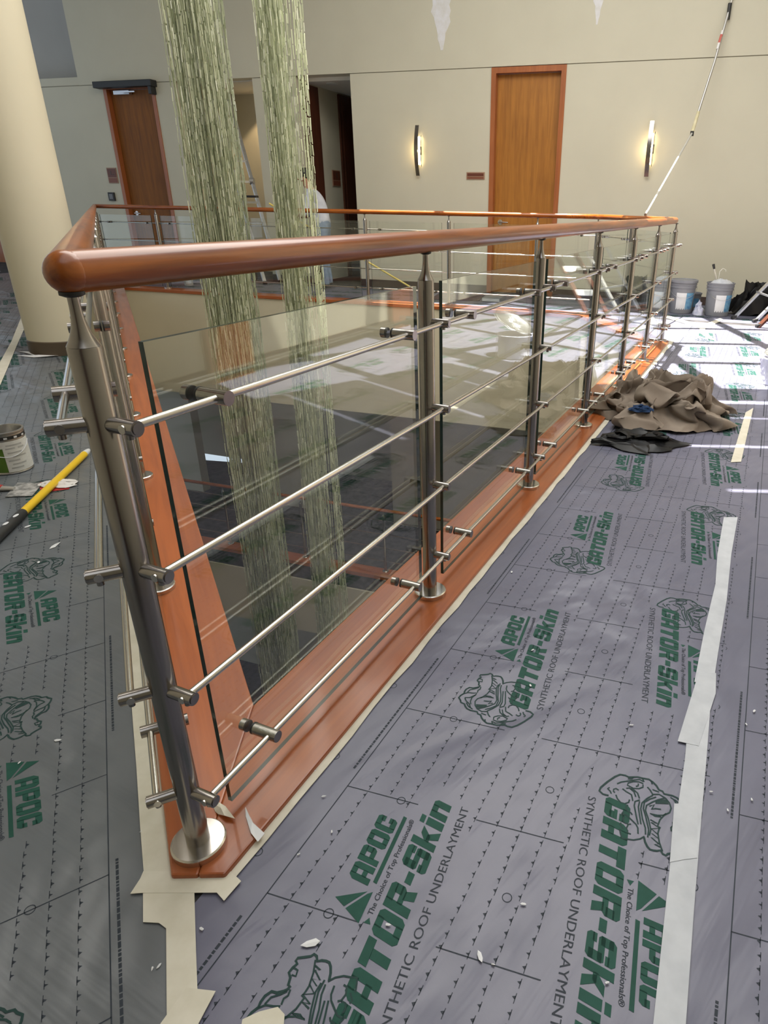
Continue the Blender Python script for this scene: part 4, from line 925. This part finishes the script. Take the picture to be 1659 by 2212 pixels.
def pail(label, x, y, rot, liner=False, blue=True, lid=False, h=0.37, r0=0.128, r1=0.150, body='pail', group='grey plastic pails by the far wall'):
    c = Vector((x, y, FZ + 0.002)); root = thing('paint_pail', label, 'bucket', c, group)
    mb = MB(); mb.lathe([(r0, 0.0), (r0 + 0.004, 0.004), (r1 - 0.004, h * 0.78), (r1 + 0.004, h * 0.79), (r1 + 0.004, h * 0.82), (r1, h * 0.825), (r1 + 0.001, h * 0.87), (r1 + 0.006, h * 0.88), (r1 + 0.006, h * 0.91), (r1 + 0.002, h * 0.915), (r1 + 0.003, h * 0.96), (r1 + 0.009, h * 0.97), (r1 + 0.009, h), (r1 - 0.002, h), (r1 - 0.006, h * 0.9), (r0 - 0.004, 0.008), (0.0, 0.008)], c, n=32)
    mb.build('shell', Mt[body], root, smooth=35)
    f = lambda z: r0 + (r1 - r0) * z / (h * 0.78) + 0.0005
    mb = MB(); ang_patch(mb, c, f(0.05), f(0.24), 0.05, 0.24, rot - 0.55, rot + 0.25); mb.build('white_label', Mt['label_w'], root)
    if blue:
        mb = MB(); ang_patch(mb, c, f(0.05), f(0.24), 0.05, 0.24, rot + 0.26, rot + 1.0); mb.build('blue_label', Mt['label_b'], root)
    mb = MB(); mb.tube([c + Vector(((r1 + 0.01) * math.cos(rot + 1.6 - s * 3.2), (r1 + 0.01) * math.sin(rot + 1.6 - s * 3.2), h * 0.84 - 0.13 * math.sin(s * math.pi))) for s in [q / 14 for q in range(15)]], 0.0025, 6); mb.build('handle', Mt['wire'], root, smooth=50)
    if lid:
        mb = MB(); mb.lathe([(r1 + 0.013, h - 0.02), (r1 + 0.013, h + 0.006), (r1 + 0.006, h + 0.012), (r1 - 0.01, h + 0.012), (r1 - 0.014, h + 0.004), (0.0, h + 0.004)], c, n=32); mb.build('lid', Mt[body], root, smooth=35)
    if liner:
        mb = crumple(c + Vector((0, 0, h - 0.02)), r1 * 0.95, r1 * 0.95, 0.06, seed=x, n=20, m=8); mb.build('plastic_liner', Mt['liner'], root, smooth=70)
    return root
Mt['liner'] = mottled('milky_plastic', (0.48, 0.50, 0.56), (0.66, 0.68, 0.74), 14, 0.3)
pail('grey lidded paint pail with a white label, beside the last post of the near guardrail', 2.46, 8.28, -1.75, lid=True)
p2 = pail('grey paint pail with blue label and crumpled plastic on top', 2.84, 8.10, -1.55, liner=True)
pail('grey paint pail seen through the glass at the end of the guardrail', 2.14, 8.36, -1.9, lid=True, blue=True)
br = thing('paint_brush', 'paint brush sticking out of the plastic topped pail', 'brush', Vector((2.80, 8.12, FZ + 0.30)))
mb = MB(); mb.tube([Vector((2.80, 8.12, 0.30)), Vector((2.775, 8.12, 0.42)), Vector((2.74, 8.12, 0.50))], [0.012, 0.010, 0.013], 8); mb.build('handle', mat('brush_handle', (0.55, 0.52, 0.44), 0.5), br, smooth=50)
mb = MB(); mb.tube([Vector((2.74, 8.12, 0.50)), Vector((2.722, 8.12, 0.55))], [0.013, 0.016], 8); mb.build('bristles', Mt['gasket'], br, smooth=50)
mb = MB(); mb.tube([Vector((2.82, 8.15, 0.34)), Vector((2.82, 8.15, 0.47)), Vector((2.85, 8.15, 0.505)), Vector((2.885, 8.15, 0.49)), Vector((2.89, 8.15, 0.47))], 0.004, 6)
hk = mb.build('pail_hook', mat('white_hook', (0.75, 0.73, 0.66), 0.4), origin=(2.82, 8.15, 0.34), smooth=50); tag(hk, 'white bent wire hook standing up from the plastic topped pail', 'hook')
sb = thing('small_tub', 'small grey tub standing between the two big pails', 'tub', Vector((2.66, 8.50, FZ)))
mb = MB(); c = Vector((2.66, 8.50, FZ + 0.002)); mb.lathe([(0.085, 0), (0.10, 0.19), (0.106, 0.195), (0.106, 0.21), (0.097, 0.21), (0.08, 0.01), (0, 0.01)], c, n=24); mb.build('shell', Mt['pail'], sb, smooth=35)
mb = MB(); ang_patch(mb, c, 0.0895, 0.0965, 0.05, 0.15, -2.2, -1.0); mb.build('label', Mt['label_b'], sb)
rg = crumple((2.625, 8.10, FZ + 0.001), 0.06, 0.09, 0.16, 4, 18, 10).build('rag', mottled('blue_white_rag', (0.62, 0.63, 0.72), (0.40, 0.42, 0.58), 20, 0.8), origin=(2.625, 8.10, FZ), smooth=70)
tag(rg, 'crumpled pale blue rag in front of the small tub', 'rag')
bx = MB(); bx.obox((2.625, 8.28, FZ + 0.001), (0.075, -0.02, 0), (0.02, 0.06, 0), (0, 0, 0.055)); ob = bx.build('putty_block', Mt['pole_white'], origin=(2.65, 8.3, FZ)); bevel(ob, 0.006); tag(ob, 'small cream block on the floor beside the lidded pail', 'block')
Mt['black_plastic'] = mottled('black_plastic', (0.004, 0.004, 0.005), (0.009, 0.009, 0.010), 12, 0.36, spec=0.25)
tb = heap((3.29, 8.24, FZ + 0.004), 0.27, 0.17, 0.50, 6.4, 34, f2=2.6, sharp=0.8).build('trash_bag', Mt['black_plastic'], origin=(3.27, 8.2, FZ), smooth=60); tag(tb, 'black trash bag slumped against the far wall behind the leaning ladder', 'bag')
# ladder leaning against the right hand wall
lr = thing('ladder', 'folded stepladder leaning to the right at the sunlit far floor, dark rails and silver rails', 'ladder', Vector((2.95, 7.6, FZ)))
dl_ = Vector((0.62, -0.03, 0.78)).normalized(); side = Vector((0.10, -0.42, 0.0))
for k, (o, mt_, nm) in enumerate(((Vector((2.945, 7.81, FZ + 0.004)), Mt['alu'], 'rear_rail'), (Vector((3.00, 7.22, FZ + 0.004)), Mt['darkwood'], 'front_rail'))):
    for s in (0, 1):
        a = o + side * s * (0.55 if k == 0 else 0.45) + (Vector((0.10, 0.0, 0)) if s else Vector((0, 0, 0)))
        mb = MB(); bar(mb, a, a + dl_ * 2.9, 0.055 if k else 0.034, 0.024, side); mb.build(nm, mt_, lr)
        mb = MB(); mb.obox(a - Vector((0.02, 0.025, 0.004)), (0.05, 0, 0.02), (0, 0.05, 0), (0, 0, 0.03)); mb.build('foot', Mt['gasket'], lr)
    if k:
        for q in range(1, 9):
            a = o + dl_ * 0.31 * q; mb = MB(); bar(mb, a, a + side * 0.45 + Vector((0.10, 0, 0)), 0.07, 0.02, dl_); mb.build('step', Mt['alu'], lr)
mb = MB(); bar(mb, Vector((3.15, 7.80, 0.29)), Vector((3.21, 7.30, 0.26)), 0.02, 0.008, (0, 0, 1)); mb.build('spreader', Mt['alu'], lr)

# crumpled dropcloth, black plastic and blue tape on the near walkway
Mt['cloth'] = mottled('brown_grey_dropcloth', (0.19, 0.15, 0.12), (0.27, 0.225, 0.185), 5, 0.85, spec=0.2, bstr=0.25, bdist=0.004)
dc = heap((1.10, 3.84, FZ + 0.006), 0.40, 0.40, 0.30, 2.3, 120, f1=1.7, f2=4.4, a2=0.30, sharp=2.2, lean=0.1).build('dropcloth', Mt['cloth'], origin=(1.1, 3.86, FZ), smooth=180); tag(dc, 'crumpled brown grey dropcloth heaped beside the near guardrail', 'dropcloth')
bp = heap((0.87, 3.33, FZ + 0.008), 0.22, 0.15, 0.075, 7.7, 22, a1=0.5, a2=0.3, sharp=1.2).build('plastic_bag', Mt['black_plastic'], origin=(0.86, 3.34, FZ), smooth=18); tag(bp, 'flat crumpled black plastic bag in front of the brown dropcloth', 'bag')
bt = crumple((0.93, 3.60, 0.085), 0.07, 0.055, 0.03, 3.2, 22, 9).build('blue_tape_wad', mottled('blue_tape', (0.006, 0.022, 0.07), (0.012, 0.04, 0.11), 20, 0.7, spec=0.2), origin=(0.93, 3.60, 0.085), smooth=60); tag(bt, 'wad of dark blue tape lying on the dropcloth', 'tape wad')

# foil topped pail at the right edge of the picture
fc = Vector((2.20, 4.74, FZ + 0.004))
fb = thing('foil_pail', 'pail wrapped in pale blue plastic at the right edge, foil tray on top', 'bucket', fc)
mb = MB(); n = 36; V = []; Fc = []
for i, (z, r_) in enumerate(((0.0, 0.150), (0.03, 0.148), (0.07, 0.140), (0.12, 0.142), (0.16, 0.150), (0.18, 0.156))):
    for j in range(n):
        a = 2 * math.pi * j / n; w = 0.008 * math.sin(j * 2.4 + i) + 0.006 * math.sin(j * 1.1 + 2 * i)
        V.append(fc + Vector(((r_ + w) * math.cos(a), (r_ + w) * math.sin(a), z)))
for i in range(5):
    for j in range(n): Fc.append((i * n + j, i * n + (j + 1) % n, (i + 1) * n + (j + 1) % n, (i + 1) * n + j))
Fc.append(tuple(range(n - 1, -1, -1))); Fc.append(tuple(5 * n + j for j in range(n)))
mb.add(V, Fc); mb.build('plastic_wrap', mottled('blue_white_plastic', (0.55, 0.55, 0.72), (0.72, 0.74, 0.82), 16, 0.3), fb, smooth=60)
mb = MB(); V = []; Fc = []; m_ = 6
for i in range(m_ + 1):
    for j in range(28):
        a = 2 * math.pi * j / 28; k = i / m_
        V.append(fc + Vector((0.17 * k * math.cos(a) + 0.03, 0.14 * k * math.sin(a), 0.262 + 0.02 * k ** 3 + 0.08 * k * math.cos(a) + 0.006 * math.sin(j * 1.9 + i * 2.2))))
for i in range(m_):
    for j in range(28): Fc.append((i * 28 + j, (i + 1) * 28 + j, (i + 1) * 28 + (j + 1) % 28, i * 28 + (j + 1) % 28))
mb.add(V, Fc); o_ = mb.build('foil_tray', mat('crumpled_foil', (0.75, 0.76, 0.78), 0.25, 0.95), fb, smooth=30)
sm = o_.modifiers.new('thickness', 'SOLIDIFY'); sm.thickness = 0.003

# things on the far corridor floor behind the guardrail
mt_ = MB(); mt_.prism([(-0.62, 9.06), (0.02, 8.98), (0.10, 9.50), (-0.55, 9.62)], FZ + 0.002, FZ + 0.020); ob = mt_.build('folded_mat', mottled('maroon_mat', (0.05, 0.022, 0.03), (0.08, 0.04, 0.05), 10, 0.8), origin=(-0.3, 9.3, FZ)); bevel(ob, 0.006); tag(ob, 'dark maroon folded mat on the far corridor floor', 'mat')
bx_ = thing('tool_case', 'flat grey case with a pale front on the corridor floor by the honey door', 'case', Vector((0.20, 9.05, FZ + 0.002)))
mb = MB(); mb.obox((0.05, 8.93, FZ + 0.002), (0.24, -0.06, 0), (0.10, 0.42, 0), (0, 0, 0.055)); bevel(mb.build('case_body', mat('grey_case', (0.20, 0.215, 0.235), 0.5), bx_), 0.008)
mb = MB(); mb.obox((0.058, 8.922, FZ + 0.012), (0.22, -0.055, 0), (0.001, 0.006, 0), (0, 0, 0.034)); mb.build('case_front', Mt['label_w'], bx_)
tu = thing('small_tub', 'small pale tub on the far corridor floor near the brown door', 'tub', Vector((-4.28, 10.20, FZ + 0.002)))
c = Vector((-4.28, 10.20, FZ + 0.002)); mb = MB(); mb.lathe([(0.06, 0), (0.07, 0.12), (0.076, 0.125), (0.076, 0.14), (0.068, 0.14), (0.055, 0.01), (0, 0.01)], c, n=24); mb.build('shell', Mt['pole_white'], tu, smooth=35)
mb = MB(); ang_patch(mb, c, 0.0625, 0.0675, 0.03, 0.09, -1.8, -0.6); mb.build('label', Mt['label_w'], tu)

# ------------------------------------------------ left walkway
cx_ = Vector((-2.12, 2.80, FZ + 0.006)); can = thing('paint_can', 'white paint can with green side and black rim band at the left edge', 'paint can', cx_)
mb = MB(); mb.lathe([(0.0815, 0), (0.0835, 0.003), (0.0815, 0.006), (0.0815, 0.180), (0.0840, 0.183), (0.0840, 0.189), (0.076, 0.190), (0.073, 0.184), (0.073, 0.03), (0, 0.03)], cx_, n=40); mb.build('shell', mat('tinplate', (0.42, 0.41, 0.40), 0.3, 0.9), can, smooth=35)
view = math.atan2(-2.80, 2.12)
mb = MB(); ang_patch(mb, cx_, 0.0822, 0.0822, 0.010, 0.150, view - 0.22, view + 2.2, 24, 0.0006); ang_patch(mb, cx_, 0.0822, 0.0822, 0.120, 0.150, view - 3.0, view - 0.22, 20, 0.0006); mb.build('white_label', mottled('can_label', (0.66, 0.66, 0.63), (0.76, 0.76, 0.74), 40, 0.5, stretch=(1, 1, 6)), can, smooth=40)
mb = MB(); ang_patch(mb, cx_, 0.0822, 0.0822, 0.010, 0.119, view - 3.0, view - 0.23, 20, 0.0006); mb.build('green_label', mottled('green_label', (0.06, 0.14, 0.012), (0.10, 0.20, 0.02), 14, 0.5), can, smooth=40)
mb = MB(); ang_patch(mb, cx_, 0.0826, 0.0826, 0.158, 0.172, -3.14, 3.14, 40, 0.0006); mb.build('rim_band', Mt['gasket'], can, smooth=40)
for k in range(13):
    a0 = k * 2 * math.pi / 13; mb = MB(); ang_patch(mb, cx_, 0.0834, 0.0834, 0.161, 0.169, a0, a0 + 0.16, 3, 0.0004); mb.build('band_mark', Mt['label_w'], can)
for k, (z_, a0, a1) in enumerate([(0.132, .1, .9), (0.118, .05, .5), (0.118, .65, 1.0), (0.098, .1, .8), (0.08, .3, 1.0), (0.062, .05, .6), (0.045, .2, .9), (0.028, .1, .7)]):
    mb = MB(); ang_patch(mb, cx_, 0.0830, 0.0830, z_ - 0.004, z_ + 0.003, view - 0.15 + a0, view - 0.15 + a1, 6, 0.0003); mb.build('label_line', mat('label_grey', (0.45, 0.45, 0.44), 0.6), can)
mb = MB(); mb.tube([cx_ + Vector((0.086 * math.cos(view + 1.35 - s * 2.7), 0.086 * math.sin(view + 1.35 - s * 2.7), 0.135 - 0.055 * math.sin(s * math.pi))) for s in [q / 14 for q in range(15)]], 0.0016, 6); mb.build('bail', Mt['label_w'], can, smooth=50)

pb = Vector((-1.885, 3.015, FZ + 0.023)); pa = Vector((-1.700, 2.00, FZ + 0.023)); pd_ = (pb - pa).normalized(); ln_ = (pb - pa).length
ph = thing('extension_pole', 'bright yellow pole with black grip lying on the left walkway', 'pole', pa)
mb = MB(); mb.tube([pa + pd_ * 0.30, pb - pd_ * 0.06], 0.0155, 20); mb.build('shaft', Mt['yellow'], ph, smooth=40)
mb = MB(); mb.tube([pa - pd_ * 0.15, pa + pd_ * 0.295, pa + pd_ * 0.305], [0.0185, 0.0185, 0.0165], 20); g_ = mb.build('grip', mottled('black_grip', (0.018, 0.018, 0.018), (0.03, 0.03, 0.03), 20, 0.5), ph, smooth=40)
mb = MB(); mb.tube([pb - pd_ * 0.06, pb - pd_ * 0.02, pb], [0.0150, 0.012, 0.008], 16); mb.build('threaded_tip', Mt['label_w'], ph, smooth=40)
for k in range(3):
    mb = MB(); s_ = 0.10 + 0.07 * k; p_ = pa + pd_ * s_ + Vector((0.006 * (k - 1), 0, 0.0178)); mb.sphere(p_, 0.010, 10, 6, sc=(0.7, 1.6, 0.22)); mb.build('paint_smear', Mt['label_w'], g_, smooth=60)
kn = thing('putty_knife', 'broad putty knife with a paint smeared blade and red handle', 'putty knife', Vector((-1.93, 2.55, FZ + 0.007)))
mb = MB(); mb.prism([(-1.945, 2.478), (-1.842, 2.492), (-1.880, 2.632), (-1.990, 2.628)], FZ + 0.0075, FZ + 0.0090); mb.build('blade', mottled('smeared_steel', (0.22, 0.22, 0.22), (0.62, 0.61, 0.60), 26, 0.4, 0.4, lo=0.4, hi=0.6), kn)
mb = MB(); mb.tube([Vector((-1.955, 2.555, FZ + 0.012)), Vector((-2.00, 2.548, FZ + 0.016)), Vector((-2.06, 2.540, FZ + 0.020))], [0.012, 0.016, 0.010], 10, flat=0.7); mb.build('neck', Mt['pole_grey'], kn, smooth=50)
mb = MB(); mb.tube([Vector((-2.00, 2.548, FZ + 0.022)), Vector((-2.04, 2.543, FZ + 0.024)), Vector((-2.20, 2.52, FZ + 0.024))], [0.012, 0.019, 0.017], 12, flat=0.7); mb.build('handle', mat('red_plastic', (0.42, 0.03, 0.025), 0.4), kn, smooth=50)
tw = thing('masking_paper', 'red backed crumpled white paper lying under the yellow pole', 'paper', Vector((-1.81, 2.61, FZ + 0.006)))
mb = MB(); mb.prism([(-1.900, 2.640), (-1.850, 2.560), (-1.800, 2.545), (-1.735, 2.575), (-1.765, 2.640), (-1.83, 2.68)], FZ + 0.0062, FZ + 0.0068); mb.build('backing', mat('red_backing', (0.45, 0.03, 0.03), 0.5), tw)
mb = crumple((-1.805, 2.622, FZ + 0.0066), 0.085, 0.048, 0.010, 9.0, 26, 8); mb.build('paper', mottled('white_paper', (0.72, 0.68, 0.66), (0.80, 0.78, 0.76), 20, 0.7), tw, smooth=60)

# ------------------------------------------------ scraps and chips
def scrap(name, label, poly, z, curl=0.006, cat='scrap', mt='label_w'):
    mb = MB(); cx = sum(p[0] for p in poly) / len(poly); cy = sum(p[1] for p in poly) / len(poly); n = len(poly); rnd = random.Random(n * 7 + int(abs(cx) * 1000))
    V = [(cx, cy, z + curl)] + [(x, y, z + curl * rnd.random() * 0.8) for x, y in poly]
    V += [(a, b, c_ + 0.0008) for a, b, c_ in V]; m = n + 1
    Fc = [(0, 1 + (i + 1) % n, 1 + i) for i in range(n)] + [(m, m + 1 + i, m + 1 + (i + 1) % n) for i in range(n)] + [(1 + i, 1 + (i + 1) % n, m + 1 + (i + 1) % n, m + 1 + i) for i in range(n)]
    mb.add(V, Fc); return tag(mb.build(name, Mt[mt], origin=(cx, cy, z)), label, cat)
scrap('tape_scrap', 'twisted scrap of tape on the sill just behind the near base flange', [(-0.522, 0.956), (-0.506, 0.953), (-0.490, 0.944), (-0.462, 0.917), (-0.484, 0.921), (-0.500, 0.930), (-0.510, 0.938)], 0.001, 0.012, mt='tape')
scrap('paper_scrap', 'long white paper sliver on the sill tape right of the near base flange', [(-0.452, 0.948), (-0.443, 0.938), (-0.425, 0.912), (-0.396, 0.890), (-0.404, 0.872), (-0.422, 0.888), (-0.444, 0.926)], -0.004, 0.010)
for k, (pl, lb) in enumerate([([(-3.80, 5.60), (-3.70, 5.63), (-3.66, 5.61), (-3.74, 5.58)], 'white paper strip left of the column base'), ([(-3.70, 5.33), (-3.60, 5.30), (-3.46, 5.22), (-3.50, 5.20), (-3.62, 5.27)], 'white paper strip in front of the column base'), ([(-3.62, 5.17), (-3.50, 5.155), (-3.30, 5.20), (-3.31, 5.165), (-3.45, 5.115)], 'nearest white paper strip at the column foot')]):
    scrap('paper_scrap', lb, pl, FZ + 0.006, 0.014)
chips = [(-1.499,2.07),(-1.687,2.216),(-1.484,1.947),(-0.945,1.136),(-0.99,1.067),(-0.644,0.899),(-0.452,0.711),(-0.498,0.65),(-0.507,0.646),(-0.339,1.059),(-0.27,0.907),(-0.323,0.856),(-0.136,0.724),(0.023,0.674),(0.044,0.662),(-0.304,0.992),(0.1,0.765),(0.388,1.218),(0.155,1.355),(0.171,1.506),(0.705,1.274),(0.668,1.227),(0.517,1.022),(0.537,0.975),(0.597,1.003),(0.132,1.938),(0.227,0.637),(-0.261,0.69)]
CHIP_LB = {0: 'largest white paint flake on the left walkway, below the yellow pole', 1: 'white paint flake just right of the black pole grip', 2: 'white paint flake on the printed emblem of the left sheet', 3: 'white paint chip beside the large printed emblem at the left edge', 13: 'curled white chip on the near sheet between the two columns of lettering', 27: 'big white paint flake on the emblem at the bottom edge', 18: 'white chip on the letter A of the middle lettering', 25: 'white chip beside the sill tape at the second post'}
size = [0.026, 0.016, 0.010, 0.009, 0.005, 0.004, 0.006, 0.006, 0.004, 0.006, 0.005, 0.004, 0.006, 0.010, 0.004, 0.005, 0.006, 0.006, 0.007, 0.006, 0.007, 0.005, 0.005, 0.005, 0.005, 0.008, 0.005, 0.016]
for k, ((x, y), s) in enumerate(zip(chips, size)):
    rnd = random.Random(k + 40); a0 = rnd.uniform(0, 3.1); n = 6; pl = []
    for j in range(n):
        a = 2 * math.pi * j / n; e = s * rnd.uniform(0.6, 1.1); u, v_ = e * math.cos(a), e * 0.45 * math.sin(a)
        pl.append((x + u * math.cos(a0) - v_ * math.sin(a0), y + u * math.sin(a0) + v_ * math.cos(a0)))
    ob = scrap('paint_chip', 'tiny white paint chip lying on the printed underlayment', pl, FZ + 0.0056, 0.0015, 'paint chip'); ob['group'] = 'scattered white paint chips'
    if k in CHIP_LB: ob['label'] = CHIP_LB[k]
